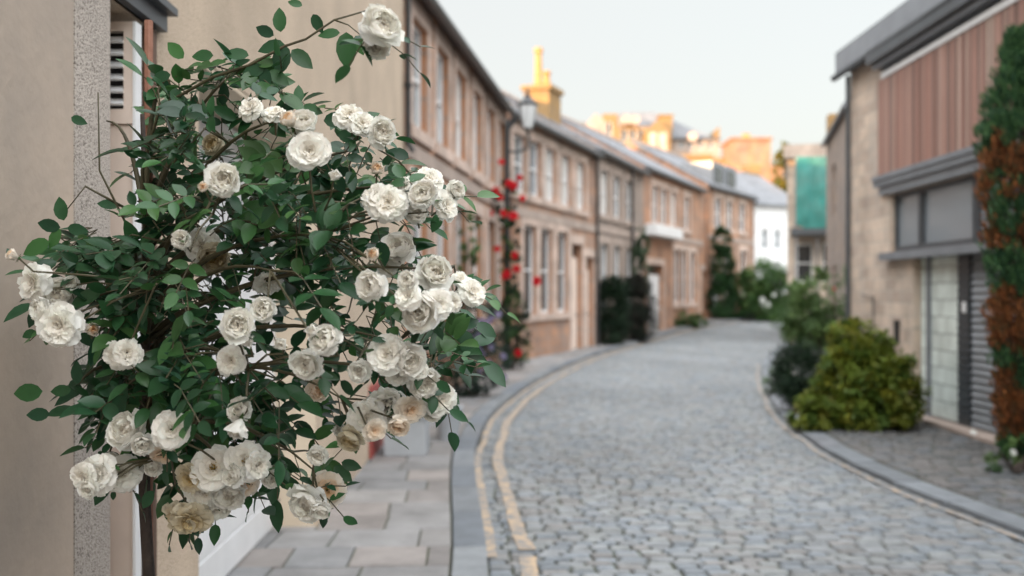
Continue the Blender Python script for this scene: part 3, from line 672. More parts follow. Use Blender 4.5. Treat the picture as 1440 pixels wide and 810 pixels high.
# bay with gable
mb = MB(); x0, x1 = at(908, 0, 86).x, at(943, 0, 86).x; z1 = HZ(182, 86)
mb.box(x0, x1, 86.2, 87.99, 3, z1); xm = (x0+x1)/2; zg = HZ(168, 86)
mb.mesh_part([(x0, 86.2, z1), (x1, 86.2, z1), (xm, 86.2, zg), (x0, 90, z1), (x1, 90, z1), (xm, 90, zg)], [(0, 1, 2), (5, 4, 3), (1, 4, 5, 2), (0, 2, 5, 3)])
by = mb.build('bay', M['gold'], rb)
for k in (0, 1):
    mb = MB(); cx = x0+(x1-x0)*(.3+.4*k); mb.box(cx-.33, cx+.33, 86.12, 86.199, HZ(212, 86), HZ(186, 86)); mb.build('window', M['trim'], by)
mb = MB(); a = at(928, 0, 87).x; mb.box(a, a+1.1, 87, 88.6, HZ(185, 87), HZ(163, 87)); mb.box(a-.1, a+1.2, 86.9, 88.7, HZ(163, 87), HZ(161, 87)); mb.build('chimney', M['gold'], rfb)
# pale gabled house (px 800-868)
x0, x1 = at(798, 0, 44).x, at(852, 0, 44).x
rg = thing('gabled_house', 'white gable end with slate roof rising behind the terrace roofs', 'house', (x0, 44, g(44)))
mb = MB(); mb.box(at(826, 0, 44).x, x1, 44, 51, .5, HZ(172, 44)); xm = at(838, 0, 44).x
mb.mesh_part([(at(826, 0, 44).x, 44, HZ(172, 44)), (x1, 44, HZ(172, 44)), (xm, 44, HZ(159, 44)), (at(826, 0, 44).x, 51, HZ(172, 44)), (x1, 51, HZ(172, 44)), (xm, 51, HZ(159, 44))], [(0, 1, 2), (5, 4, 3), (1, 4, 5, 2), (0, 2, 5, 3)])
mb.build('wall', M['trimg'], rg)
mb = MB(); mb.box(x0, at(826, 0, 44).x-.01, 44.6, 51, .5, HZ(168, 44)); zr = HZ(160, 44)
mb.mesh_part([(x0, 44.5, HZ(172, 44)), (at(828, 0, 44).x, 44.5, HZ(172, 44)), (at(838, 0, 44).x, 47, zr), (x0, 47, zr), (x0, 51, HZ(172, 44)), (at(828, 0, 44).x, 51, HZ(172, 44))], [(0, 1, 2, 3), (3, 2, 5, 4), (0, 3, 4), (1, 5, 2), (0, 4, 5, 1)])
mb.build('roof', M['slate'], rg)
# slim lit block px 848-868
x0, x1 = at(848, 0, 70).x, at(869, 0, 70).x
rs_ = thing('narrow_block', 'narrow pale stone block between the white gable and the golden tenement', 'building', (x0, 70, 2))
fs_ = Face((x0, 70), (x1, 70)); mb = MB(); hh = [(.25, .62, HZ(205, 70), HZ(172, 70), .15)]
fs_.wall(mb, 1, HZ(160, 70), hh, back=6); mb.face([fs_.P(0, HZ(160, 70), 0), fs_.P(fs_.L, HZ(160, 70), 0), fs_.P(fs_.L, HZ(160, 70), -6), fs_.P(0, HZ(160, 70), -6)]); mb.build('wall', M['gold'], rs_); window(fs_, rs_, *hh[0][:4], rec=.1)
# low warm block
x0, x1 = at(925, 0, 62).x, at(1030, 0, 62).x
rl = thing('low_building', 'low sunlit ochre wall and parapet beneath the golden tenement', 'building', (x0, 62, 1.5))
mb = MB(); mb.box(x0, x1, 62, 70, .5, HZ(222, 62)); mb.box(x0-.1, x1-1.2, 61.9, 70.1, HZ(222, 62)+.002, HZ(217, 62)); mb.build('wall', M['gold'], rl)
mb = MB(); mb.box(x0+2, x1-.2, 61.6, 61.99, HZ(238, 62), HZ(233, 62)); mb.build('ledge', M['trimg'], rl)
# stack building px 1030-1085
x0, x1 = at(1030, 0, 60).x, at(1084, 0, 60).x
rt = thing('chimney_building', 'square red brown stone block with parapet and pots, right of the tenement', 'building', (x0, 60, 1.5))
mb = MB(); mb.box(x0, x1, 60, 63, .8, HZ(196, 60)); mb.box(x0-.1, x1+.1, 59.9, 63.1, HZ(196, 60)+.002, HZ(193, 60)); mb.box(x0+.1, x1+.6, 59.5, 59.99, .8, HZ(235, 60)); mb.build('wall', M['stoneA'], rt)
for px in (1050, 1055): 
    q = MB(); q.lathe((at(px, 0, 60).x, 60.6, HZ(193, 60)), [(.16, 0), (.13, .25), (.16, .3), (.12, .3)], 10); q.build('chimney_pot', M['clay'], rt)

# ------------------------------------------------------------------ vegetation
def leafquad(mb, p, d, up, L, W, fold=0.25, seg=2):
    d = d.normalized(); s = d.cross(up)
    if s.length < 1e-3: s = d.cross(Vector((1, 0, 0)))
    s.normalize(); nrm = s.cross(d)
    if seg == 1:
        mb.face([p, p+d*L*.5+s*W*.5+nrm*W*fold, p+d*L, p+d*L*.5-s*W*.5+nrm*W*fold]); return
    prof = [(0, 0), (.12, .32), (.3, .47), (.52, .5), (.74, .36), (.9, .15), (1, 0)]
    dr = random.uniform(.02, .22)
    mid = [p+d*L*a-nrm*L*dr*a*a for a, b in prof]
    vs = []; fs = []
    for k, (a, b) in enumerate(prof):
        vs += [mid[k]+s*W*b+nrm*W*b*fold*2, mid[k], mid[k]-s*W*b+nrm*W*b*fold*2]
    for k in range(len(prof)-1):
        i = 3*k; fs += [(i, i+1, i+4, i+3), (i+1, i+2, i+5, i+4)]
    mb.mesh_part(vs, fs)
def rnd(): 
    while True:
        v = Vector((random.uniform(-1, 1), random.uniform(-1, 1), random.uniform(-1, 1)))
        if 0.05 < v.length < 1: return v
def colr(cs, k=0.25):
    c = random.choice(cs); m = random.uniform(1-k, 1+k); return (c[0]*m, c[1]*m, c[2]*m, 1)
def simple_flower(mb, p, r, c):
    mb.c = c; ax = (Vector((random.uniform(-.6, .6), -1, random.uniform(-.2, .6)))).normalized(); a = ax.orthogonal().normalized(); b = ax.cross(a)
    for ring, (rr_, up) in enumerate(((1, .25), (.7, .5), (.4, .7))):
        for k in range(6):
            t = 2*math.pi*(k+ring*.5)/6; d = a*math.cos(t)+b*math.sin(t); s = ax.cross(d)
            mb.face([p, p+d*r*rr_*.6+s*r*rr_*.5+ax*r*up*.4, p+d*r*rr_+ax*r*up, p+d*r*rr_*.6-s*r*rr_*.5+ax*r*up*.4])
def shrub(name, label, cat, base, lobes, n, ls, cols, group=None, flowers=None, stems=6, lsw=.55, droop=.3, seed=1, stemh=None, seg=1, matl='fol'):
    """lobes: (dx,dy,dz,rx,ry,rz) ellipsoids with leaves spread in clumps through their outer volume"""
    random.seed(seed); base = Vector(base); root = thing(name, label, cat, base, group)
    mb = MB(); tot = sum(l[3]*l[5] for l in lobes)
    for l in lobes:
        c = base+Vector(l[:3]); k = int(n*l[3]*l[5]/tot)
        ncl = max(5, k//28); cl = []
        for _ in range(ncl):
            v = rnd(); v = v.normalized()*(random.uniform(.45, 1.0)**.6); cl.append((Vector((v.x*l[3], v.y*l[4], v.z*l[5])), random.choice(cols), random.uniform(.75, 1.2)))
        for _ in range(k):
            cc, col0, kk = random.choice(cl); r_ = min(l[3], l[5])*.28
            p = cc+rnd()*r_; q = c+p
            if q.z < base.z+.02: continue
            m = kk*random.uniform(.8, 1.2); mb.c = (col0[0]*m, col0[1]*m, col0[2]*m, 1)
            d = (p.normalized()+rnd()*.8+Vector((0, 0, -droop))).normalized()
            leafquad(mb, q, d, (Vector((0, 0, 1))+p.normalized()*.6+rnd()*.5).normalized(), ls*random.uniform(.7, 1.3), ls*lsw, seg=seg)
    mb.build('foliage', M[matl], root)
    mb = MB()
    for _ in range(stems):
        l = random.choice(lobes); e = base+Vector(l[:3])+Vector((random.uniform(-.6, .6)*l[3], random.uniform(-.6, .6)*l[4], random.uniform(-.2, .5)*l[5])); b0 = base+Vector((random.uniform(-.08, .08), random.uniform(-.08, .08), 0))
        m_ = b0.lerp(e, .5)+rnd()*.08; mb.tube([b0, m_, e], [.018, .013, .006], 5)
    mb.build('stems', M['bark'], root)
    if flowers:
        for (fx, fy, fz, r_, c) in flowers:
            f = MB(); simple_flower(f, base+Vector((fx, fy, fz)), r_, c); f.build('flower', M['petal'], root)
    return root
GR = [(.075, .15, .045), (.05, .11, .035), (.10, .17, .05)]
DK = [(.015, .035, .018), (.02, .045, .02), (.012, .03, .015)]
YG = [(.17, .20, .028), (.13, .18, .028), (.09, .15, .028), (.21, .215, .03)]
# yellow-green bush and dark ball on the right
lb = [(.06, 0, .5, .46, .5, .45), (-.36, -.1, .26, .3, .35, .26), (.42, .1, .3, .36, .4, .33), (.05, .1, .95, .33, .35, .26), (-.06, -.1, .7, .3, .3, .3), (.3, 0, .72, .3, .3, .26), (-.55, -.1, .15, .25, .3, .16), (.1, -.3, .25, .45, .25, .25)]
shrub('bush', 'broad yellow green bush standing beside the glass block panel', 'bush', (3.98, 11.5, .06), lb, 15000, .07, YG, seed=11, lsw=.75)
shrub('bush', 'rounded very dark green clipped bush left of the yellow green bush', 'bush', (3.86, 13.2, .06), [(-.05, 0, .47, .38, .34, .39), (0, 0, .40, .39, .34, .36)], 9000, .04, DK, seed=12)
# cypress: green tip, browned lower foliage
random.seed(21); cb = Vector((4.53, 8.85, .06)); ct = thing('cypress', 'slim cypress with green tip and rust brown dead lower foliage', 'tree', cb)
mb = MB(); mb.tube([cb, cb+Vector((0, 0, 2)), cb+Vector((0, 0, 3.7))], [.05, .035, .01], 7); mb.build('trunk', M['bark'], ct)
G_, B_ = MB(), MB()
for i in range(1500):
    z = random.uniform(.12, 3.85); t = z/3.95; rad = (.15+.06*z if z < 2 else .27+(z-2)*.06 if z < 2.85 else .32*max(0, (3.95-z)/1.1)**.75+.01) 
    a = random.uniform(0, 2*math.pi); lob = 1+.28*noise.noise(Vector((math.cos(a)*1.5, math.sin(a)*1.5, z*2.2)))
    r0 = rad*lob*random.uniform(.55, 1.05); p = cb+Vector((math.cos(a)*r0, math.sin(a)*r0, z))
    brown = z < 2.85+.45*noise.noise(Vector((math.cos(a), math.sin(a), z*1.2))) and noise.noise(p*2.6) > (-.16 if z > 1.0 else .05)
    T = B_ if brown else G_
    cs = [(.21, .075, .028), (.28, .105, .035), (.12, .05, .022), (.08, .06, .028)] if brown else [(.045, .11, .045), (.025, .07, .035), (.065, .14, .05)]
    for k in range(20):
        T.c = colr(cs, .3); d = Vector((math.cos(a)*.5, math.sin(a)*.5, 1.1))+rnd()*.7
        leafquad(T, p+rnd()*.07, d, rnd(), random.uniform(.04, .10), .02, seg=1)
G_.build('green_foliage', M['fol'], ct); B_.build('brown_foliage', M['fol'], ct)
# low ground plants with white flowers at the cypress foot
shrub('ground_plant', 'low leafy plant with white flowers at the foot of the cypress', 'plant', (4.35, 8.55, .06), [(0, 0, .12, .35, .35, .14), (.3, .1, .16, .25, .3, .18)], 900, .05, GR, seed=31,
      flowers=[(-.15, -.2, .2, .035, (.8, .8, .78, 1)), (-.05, -.3, .1, .04, (.8, .8, .78, 1)), (-.25, .3, .3, .03, (.8, .8, .78, 1))])
# shrubs further up on the right
rf_ = [(-.1, -.5, 1.62, .045, (.6, .12, .1, 1)), (.35, -.4, 1.75, .04, (.6, .1, .1, 1))]
shrub('rose_bush', 'tall loose green shrub with two small red flowers beside the drainpipe', 'bush', (5.5, 17.2, .05), [(0, 0, 1.5, .65, .5, .5), (-.4, 0, 1.1, .4, .4, .6), (.2, 0, .7, .4, .4, .5)], 3300, .095, [(.13, .2, .07), (.10, .17, .05), (.08, .14, .05)], flowers=rf_, stems=12, seed=41)
shrub('flower_clump', 'grey green clump with pale flowers at the kerb before the red flowered shrub', 'plant', (4.45, 15.4, .05), [(0, 0, .3, .4, .3, .3), (-.3, 0, .18, .3, .3, .2)], 1800, .07, [(.22, .28, .2), (.13, .2, .12)], seed=42,
      flowers=[(random.uniform(-.5, .2), -.3, random.uniform(.15, .55), .05, (.75, .75, .72, 1)) for _ in range(8)])
shrub('bush', 'leafy green bush in front of the white house at the bend', 'bush', (10.7, 42.2, g(42)), [(0, 0, 1.8, 1.0, .7, .75), (-.7, 0, 1.2, .7, .6, .8), (.6, 0, 1.2, .8, .6, .9), (0, 0, .6, 1.1, .7, .6)], 9000, .16, GR, seed=43,
      flowers=[(-.3, -.8, .9, .14, (.7, .72, .68, 1)), (-.05, -.8, .7, .12, (.7, .72, .68, 1)), (.2, -.8, 1.1, .1, (.7, .72, .68, 1))])
shrub('shrub', 'small bushy shrub filling the gap beneath the green netting', 'bush', (8.0, 27.5, .02), [(0, 0, .9, .7, .5, .6), (.3, 0, .5, .7, .5, .5), (0, 0, 1.5, .4, .4, .4)], 5000, .11, GR, seed=44)
# dark hedges by the grey house
shrub('hedge', 'near half of the dark square hedge by the grey terrace house', 'hedge', (2.88, 28.9, .03), [(0, 0, 1.2, .5, .45, .75), (0, 0, .6, .5, .45, .6), (.05, 0, 1.7, .45, .45, .35)], 12000, .07, DK, seed=51)
shrub('hedge', 'far half of the dark hedge, beside the white garage door', 'hedge', (3.82, 30.9, .05), [(0, 0, 1.2, .6, .5, .8), (.1, 0, .6, .65, .5, .6), (0, 0, 1.75, .5, .5, .35)], 12000, .07, [(.026, .022, .018), (.018, .028, .018)], seed=52)
shrub('climber', 'thin green climber rising above the dark hedge on the grey house', 'plant', (4.05, 31.7, .06), [(0, 0, 2.2, .25, .2, 1.0), (.1, 0, 3.1, .18, .15, .6)], 3000, .09, [(.09, .14, .08), (.06, .1, .06)], seed=53)
shrub('low_shrub', 'low green shrub under the windows of the house with white garage', 'bush', (6.5, 38.0, g(38)), [(0, 0, .3, .75, .4, .3), (.5, .2, .3, .5, .3, .25)], 3500, .09, GR, seed=54)
shrub('ivy_column', 'tall ivy column climbing between two orange stone houses', 'plant', (8.9, 42.0, g(42)), [(0, 0, 1.0, .6, .5, 1.0), (0, 0, 2.2, .5, .4, 1.0), (-.05, 0, 3.3, .35, .3, .7), (.6, .2, .5, .7, .5, .5)], 11000, .12, [(.03, .08, .025), (.02, .06, .02)], seed=55)
# purple flowered shrub and climbers by the lamp
pf = [(random.uniform(-.1, .45), -.35+random.uniform(-.1, .15), random.uniform(.3, 1.25), .05, (.30, .27, .42, 1)) for _ in range(34)]
shrub('flowering_shrub', 'dark shrub with small lilac flowers on the pavement left of the lamp', 'bush', (-.55, 14.6, .09), [(0, 0, .5, .45, .4, .5), (.15, .2, 1.0, .35, .4, .4), (-.1, 0, .2, .4, .35, .2)], 3400, .06, [(.02, .05, .03), (.03, .05, .045)], flowers=pf, seed=61)
shrub('climber', 'green climber on the wall between the dark lower windows of the first stone house', 'plant', (-.72, 16.4, .09), [(0, 0, 1.7, .2, .2, .8), (.05, 0, 2.4, .16, .2, .4), (-.05, 0, .9, .25, .2, .6)], 1500, .07, GR, seed=62)
rdl = [(705, 228), (716, 258), (723, 262), (697, 268), (702, 277), (735, 279), (708, 300), (722, 304), (699, 350), (723, 359), (726, 378), (709, 389), (712, 385), (754, 395), (729, 496), (690, 300), (731, 250)]
LB = Vector((-.02, 19.6, .09)); fl = []
for px, py in rdl:
    q = at(px, py, 19.25)-LB; fl.append((q.x, q.y, q.z, random.choice((.075, .09, .11)), (.62, .025, .035, 1)))
shrub('climbing_rose', 'red climbing rose wound around the black lamp post', 'climbing plant', LB, [(-.1, -.1, 3.3, .2, .16, .45), (.02, -.1, 2.6, .16, .15, .4), (0, -.1, 1.9, .2, .18, .5), (.05, -.1, 1.1, .28, .22, .6), (.05, -.05, .45, .3, .25, .45), (.25, -.1, 1.15, .2, .15, .15)], 4200, .07, DK+GR[:2], flowers=fl, seed=63, stems=4)
# planter
pl = thing('planter', 'square grey planter box standing on the pavement by the wall', 'planter', (-1.0, 9.4, .094))
mb = MB(); x0, x1, y0, y1, z0, z1 = -1.18, -.80, 9.2, 9.6, .094, .50
for a in ((x0, x1, y0, y0+.03), (x0, x1, y1-.03, y1), (x0, x0+.03, y0+.031, y1-.031), (x1-.03, x1, y0+.031, y1-.031)): mb.box(*a, z0, z1)
mb.box(x0+.03, x1-.03, y0+.03, y1-.03, z0, z0+.03); mb.box(x0-.02, x1+.02, y0-.02, y0+.03-.032, z1-.06, z1); mb.build('box', M['planter'], pl)
mb = MB(); mb.box(x0+.031, x1-.031, y0+.031, y1-.031, z0+.04, z1-.04); mb.build('soil', M['soil'], pl)
shrub('potted_plant', 'grey green bushy plant growing in the square planter', 'plant', (-.98, 9.4, .46), [(0, 0, .1, .2, .2, .14), (.08, 0, .25, .18, .18, .16)], 900, .05, [(.06, .09, .05), (.1, .12, .08)], seed=64)
p2 = thing('flower_pot', 'small grey pot standing behind the square planter box', 'pot', (-.66, 10.3, .094))
mb = MB(); mb.lathe((-.66, 10.3, .094), [(0, 0), (.1, 0), (.15, .3), (.16, .3), (.16, .34), (.13, .34), (.12, .3), (0, .3)], 18); mb.build('pot_body', M['planter'], p2)
mb = MB(); random.seed(5)
for i in range(160): mb.c = colr(GR); leafquad(mb, Vector((-.66, 10.3, .4))+rnd()*.08, rnd()+Vector((0, 0, 1)), rnd(), .09, .03)
mb.build('plant', M['fol'], p2)
# yellow autumn trees far off
shrub('tree', 'golden leaved tree top beyond the rooftops left of the netting', 'tree', (at(1100, 0, 58).x, 58, g(58)), [(0, 0, 7.2, .6, .6, 1.2), (-.1, 0, 5.6, .7, .6, 1.2), (.2, 0, 8.2, .35, .3, .8)], 5000, .16, [(.30, .22, .03), (.2, .18, .03), (.12, .14, .03)], seed=71)
# lamp
lp = thing('street_lamp', 'black street lamp with frosted lantern on curved bracket before the terrace', 'street lamp', (-.1, 20.0, .09))
mb = MB(); bx = -.1
mb.tube([(bx, 20, .09), (bx, 20, .5), (bx, 20, .55), (bx, 20, 4.95), (bx, 20, 5.1)], [.11, .10, .065, .055, .03], 10)
mb.tube([(bx, 20, 3.2), (bx, 20, 3.3)], .08, 10); mb.build('post', M['black'], lp)
mb = MB(); xl = at(742, 0, 20).x
mb.tube([(bx, 20, 4.45), (bx+.2, 20, 4.43), (xl-.02, 20, 4.5), (xl+.03, 20, 4.65), (xl, 20, 4.82), (xl, 20, 4.9)], .025, 7)
mb.tube([(bx, 20, 5.0), (bx+.12, 20, 5.1), (xl-.2, 20, 5.22)], .03, 7); mb.tube([(bx-.02, 20, 4.85), (bx+.2, 20, 5.1)], .04, 7); mb.build('bracket', M['black'], lp)
mb = MB(); c = Vector((xl, 20, 4.9))
mb.lathe(c, [(.05, 0), (.10, .02), (.19, .44), (.19, .46)], 8); ln_ = mb.build('lantern_glass', M['lampg'], lp)
mb = MB(); mb.lathe(c, [(.21, .46), (.215, .49), (.10, .60), (.06, .64), (.06, .68), (.02, .72), (.035, .76), (.005, .84)], 8); mb.lathe(c, [(0, -.03), (.06, -.02), (.07, .02), (.04, .03)], 8)
for k in range(8):
    t = 2*math.pi*k/8; mb.tube([c+Vector((.10*math.cos(t), .10*math.sin(t), .02)), c+Vector((.195*math.cos(t), .195*math.sin(t), .46))], .007, 4)
mb.build('lantern_cap', M['black'], lp)

# ------------------------------------------------------------------ the white rose tree
random.seed(99)
def petal(mb, az, th0, th1, L, W, cup, ru, base=0.04, lift=0.0, notch=0.06):
    ns, ntt = 6, 6; ds = L/ns; x, z = base, lift; vs = []
    ph = random.uniform(0, 6.28)
    ca, sa = math.cos(az), math.sin(az)
    for i in range(ns+1):
        s = i/ns; th = th0+(th1-th0)*s**1.3
        if i: x += ds*math.sin(th); z += ds*math.cos(th)
        wdt = W*(.22+.78*math.sin(min(1, s*1.25)*math.pi/2))*(1 if s < .75 else math.sqrt(max(.02, 1-((s-.75)/.27)**2)))
        for j in range(ntt+1):
            t = -1+2*j/ntt; y = wdt*t
            inn = cup*wdt*t*t
            r = ru*s*s*math.sin(ph+t*5+s*2)
            nx, nz = -math.cos(th), math.sin(th)
            X = x+nx*(inn+r); Z = z+nz*(inn+r)-notch*L*(s**6)*(1-abs(t))*0
            vs.append((X*ca-y*sa, X*sa+y*ca, Z))
    fs = [(i*(ntt+1)+j, i*(ntt+1)+j+1, (i+1)*(ntt+1)+j+1, (i+1)*(ntt+1)+j) for i in range(ns) for j in range(ntt)]
    mb.mesh_part(vs, fs)
WC = (.94, .915, .86); PC = (.90, .66, .42); DC = (.72, .66, .52)
def rosemesh(kind, tint):
    mb = MB(); D = math.radians
    if kind == 'open': rings = [(7, 72, 98, .78, .40, .28), (7, 55, 88, .72, .38, .32), (8, 38, 78, .60, .32, .38), (8, 24, 66, .46, .25, .4), (8, 12, 52, .34, .18, .45), (7, 4, 35, .24, .13, .5)]
    elif kind == 'flat': rings = [(6, 70, 100, .80, .46, .2), (6, 58, 90, .72, .42, .25), (6, 42, 78, .55, .34, .3), (5, 30, 66, .36, .22, .4)]
    elif kind == 'cup': rings = [(6, 78, 95, .55, .42, .3), (6, 66, 28, .85, .48, .45), (6, 58, 12, .80, .44, .5), (7, 48, 4, .68, .36, .5), (7, 34, 0, .55, .28, .5), (7, 20, 4, .44, .2, .6)]
    elif kind == 'bud': rings = [(4, 50, -8, .72, .42, .8), (4, 38, -10, .70, .36, .9), (4, 22, -4, .66, .26, .9)]
    elif kind == 'blown': rings = [(7, 88, 128, .72, .38, .25), (7, 72, 112, .74, .36, .3), (8, 55, 95, .66, .32, .35), (8, 36, 80, .52, .26, .4), (8, 18, 62, .40, .2, .5), (6, 6, 40, .26, .13, .5)]
    n = len(rings)
    for r, (cnt, a0, a1, L, W, cup) in enumerate(rings):
        off = random.uniform(0, 6)
        for k in range(cnt):
            j = random.uniform(-9, 9); f = r/(n-1)
            inner = {'w': (.90, .85, .76), 'p': PC, 'd': (.62, .46, .20)}[tint]; outer = {'w': WC, 'p': (.86, .80, .71), 'd': DC}[tint]
            m = f**1.6; v = random.uniform(.93, 1.05)
            mb.c = tuple(min(.92, (outer[i]*(1-m)+inner[i]*m)*v) for i in range(3))+(1,)
            petal(mb, off+2*math.pi*k/cnt+random.uniform(-.25, .25), D(a0+j), D(a1+j*1.5+random.uniform(-16, 16)), L*random.uniform(.86, 1.1), W*random.uniform(.9, 1.12), cup, random.uniform(.025, .085))
    if kind == 'flat':
        mb.c = (.5, .33, .06, 1)
        for k in range(34):
            t = random.uniform(0, 6.28); rr_ = random.uniform(.02, .16); p = Vector((rr_*math.cos(t), rr_*math.sin(t), .05)); q = p*1.4+Vector((0, 0, .12)); mb.tube([p, q, q+Vector((0, 0, .03))], [.007, .007, .02], 4)
    # calyx
    mb.c = (.06, .12, .04, 1); mb.lathe((0, 0, -.16), [(.005, -.1), (.05, 0), (.10, .08), (.08, .18)], 8)
    for k in range(5):
        t = 2*math.pi*k/5; d = Vector((math.cos(t), math.sin(t), -.1)); leafquad(mb, Vector((0, 0, -.03))+d*.06, d, Vector((0, 0, 1)), .34, .11, seg=1)
    me_o = mb.build('rose_bloom', M['petal'], smooth=True); me = me_o.data; bpy.data.objects.remove(me_o); return me
rose = {}
for k in ('open', 'flat', 'cup', 'bud', 'blown'):
    for t in 'wpd':
        rose[k+t] = [rosemesh(k, t) for _ in range(4 if t == 'w' and k != 'bud' else 1)]
SB = Vector((at(208, 0, 2.3).x, 2.3, 0.09))
RT = thing('rose_tree', 'white rose tree in full bloom on a thin stem against the cream house', 'rose tree', SB)
# stem as seen: foot at px ~217, rising with a slight lean to px 203
stemp = [at(217, 0, 2.3), at(216, 0, 2.3), at(203, 0, 2.3), at(203, 0, 2.3), at(207, 0, 2.3), at(200, 0, 2.34)]
for p, z in zip(stemp, (.09, .75, 1.12, 1.35, 1.75, 2.02)): p.z = z
mb = MB(); mb.tube(stemp, [.016, .0145, .0135, .012, .009, .005], 9); mb.build('stem', M['bark'], RT, smooth=True)
# outline of the crown in the photograph, given its own depth around the stem
OUT = [(60, 395), (85, 330), (140, 320), (150, 260), (165, 165), (215, 118), (245, 82), (300, 95), (350, 70), (410, 75), (425, 120), (395, 128), (470, 150), (520, 185), (560, 225), (625, 245), (640, 290), (600, 330), (640, 370), (685, 410), (655, 460), (650, 520), (620, 575), (560, 560), (490, 570), (470, 620), (485, 670), (450, 695), (400, 680), (330, 700), (260, 720), (215, 670), (150, 640), (100, 590), (115, 560), (85, 545), (120, 490), (115, 430)]
def inside(x, y):
    c = False; n = len(OUT); j = n-1
    for i in range(n):
        xi, yi = OUT[i]; xj, yj = OUT[j]
        if (yi > y) != (yj > y) and x < (xj-xi)*(y-yi)/(yj-yi)+xi: c = not c
        j = i
    return c
def edged(x, y):
    m = 1e9
    for i in range(len(OUT)):
        a = Vector(OUT[i]); b = Vector(OUT[(i+1) % len(OUT)]); p = Vector((x, y)); ab = b-a; t = max(0, min(1, (p-a).dot(ab)/ab.length_squared)); m = min(m, (a+ab*t-p).length)
    return m
def yr(x, y):
    e = min(1, edged(x, y)/130)
    # the crown bulges in depth; its left side leans against the wall
    half = .08+.36*math.sqrt(e); Yc = 2.25-.12*max(0, (x-250)/400)
    return Yc, half
# density thinner where the photograph shows wall and door through the crown
GAPS = [(170, 250, 42), (160, 190, 42), (175, 310, 26), (285, 370, 18), (300, 140, 16), (500, 440, 26), (420, 450, 30), (420, 560, 30), (410, 620, 20), (130, 420, 12), (350, 400, 14), (480, 530, 22), (520, 460, 16), (140, 320, 16), (560, 470, 10), (455, 180, 22), (600, 335, 14), (640, 340, 30), (110, 600, 14), (290, 410, 14), (380, 480, 12), (245, 560, 8), (470, 640, 14)]
LC = [(.030, .100, .032), (.022, .078, .028), (.044, .128, .036), (.016, .058, .024), (.030, .095, .036), (.018, .066, .028), (.026, .085, .03), (.014, .055, .026), (.02, .07, .03), (.05, .12, .035)]
leaves = MB(); twigs = MB(); canes = MB()
def spray(p, d, n=5, sc_=1.0, col=None):
    d = d.normalized(); side = d.cross(Vector((0, 0, 1)))
    if side.length < .1: side = Vector((1, 0, 0))
    side.normalize(); q = p.copy(); L = .10*sc_; pts = [p]
    col = col or random.choice(LC); nn = (Vector((0, -.55, 1))+rnd()*.9).normalized(); side = d.cross(nn).normalized()
    for k in range(n//2+1):
        q = p+d*L*(k+1)/(n//2+1)-Vector((0, 0, 1))*.012*k; pts.append(q.copy())
    tip = pts[-1]; m = random.uniform(.75, 1.3)
    leaves.c = (col[0]*m, col[1]*m, col[2]*m, 1); ls = random.uniform(.030, .066)*sc_
    leafquad(leaves, tip, d+rnd()*.25, nn+rnd()*.25, ls*1.15, ls*.55, .14, seg=2)
    for k in range(n//2):
        b_ = pts[k+1]
        for s in (1, -1):
            m2 = m*random.uniform(.85, 1.15); leaves.c = (col[0]*m2, col[1]*m2, col[2]*m2, 1)
            leafquad(leaves, b_, side*s+d*random.uniform(.25, .7)+rnd()*.3, nn+rnd()*.35, ls*random.uniform(.8, 1.05), ls*.50, .14, seg=2)
    twigs.tube(pts, .0013, 4, cap=False)
def hubpoint(q):
    # join on the stem or main cane below the point
    z = max(1.15, min(1.95, 1.15+(q.z-1.0)*.62-.05)); 
    for a, b in zip(stemp, stemp[1:]):
        if a.z <= z <= b.z: return a.lerp(b, (z-a.z)/(b.z-a.z))
    return stemp[-1]
mains = []
for px, py, dy in [(80, 330, .1), (60, 430, .0), (110, 540, -.1), (150, 170, .1), (230, 110, 0), (320, 110, -.1), (400, 170, -.2), (500, 210, -.1), (590, 260, -.15), (620, 380, -.15), (560, 480, -.2), (600, 540, -.15), (480, 560, -.2), (440, 660, -.2), (320, 660, -.25), (240, 640, -.2), (160, 620, -.1), (380, 380, -.35), (300, 300, -.35), (220, 400, -.35), (450, 330, -.3), (350, 520, -.35), (250, 220, .2), (400, 260, .25), (500, 400, .2), (300, 450, .3), (180, 350, .2)]:
    e = at(px, py, 2.25+dy); h = hubpoint(e); mid1 = h.lerp(e, .35)+Vector((0, 0, .10))+rnd()*.03; mid2 = h.lerp(e, .7)+Vector((0, 0, .07))+rnd()*.03
    pts = []
    P_ = [h, mid1, mid2, e]
    for k in range(9):
        t = k/8; pts.append((1-t)**3*P_[0]+3*(1-t)**2*t*P_[1]+3*(1-t)*t*t*P_[2]+t**3*P_[3])
    canes.tube(pts, [.0065*(1-k/8)+.0018 for k in range(9)], 6); mains.append(pts)
allm = [p for pts in mains for p in pts[2:]]
def near(q): return min(allm, key=lambda p: (p-q).length_squared)
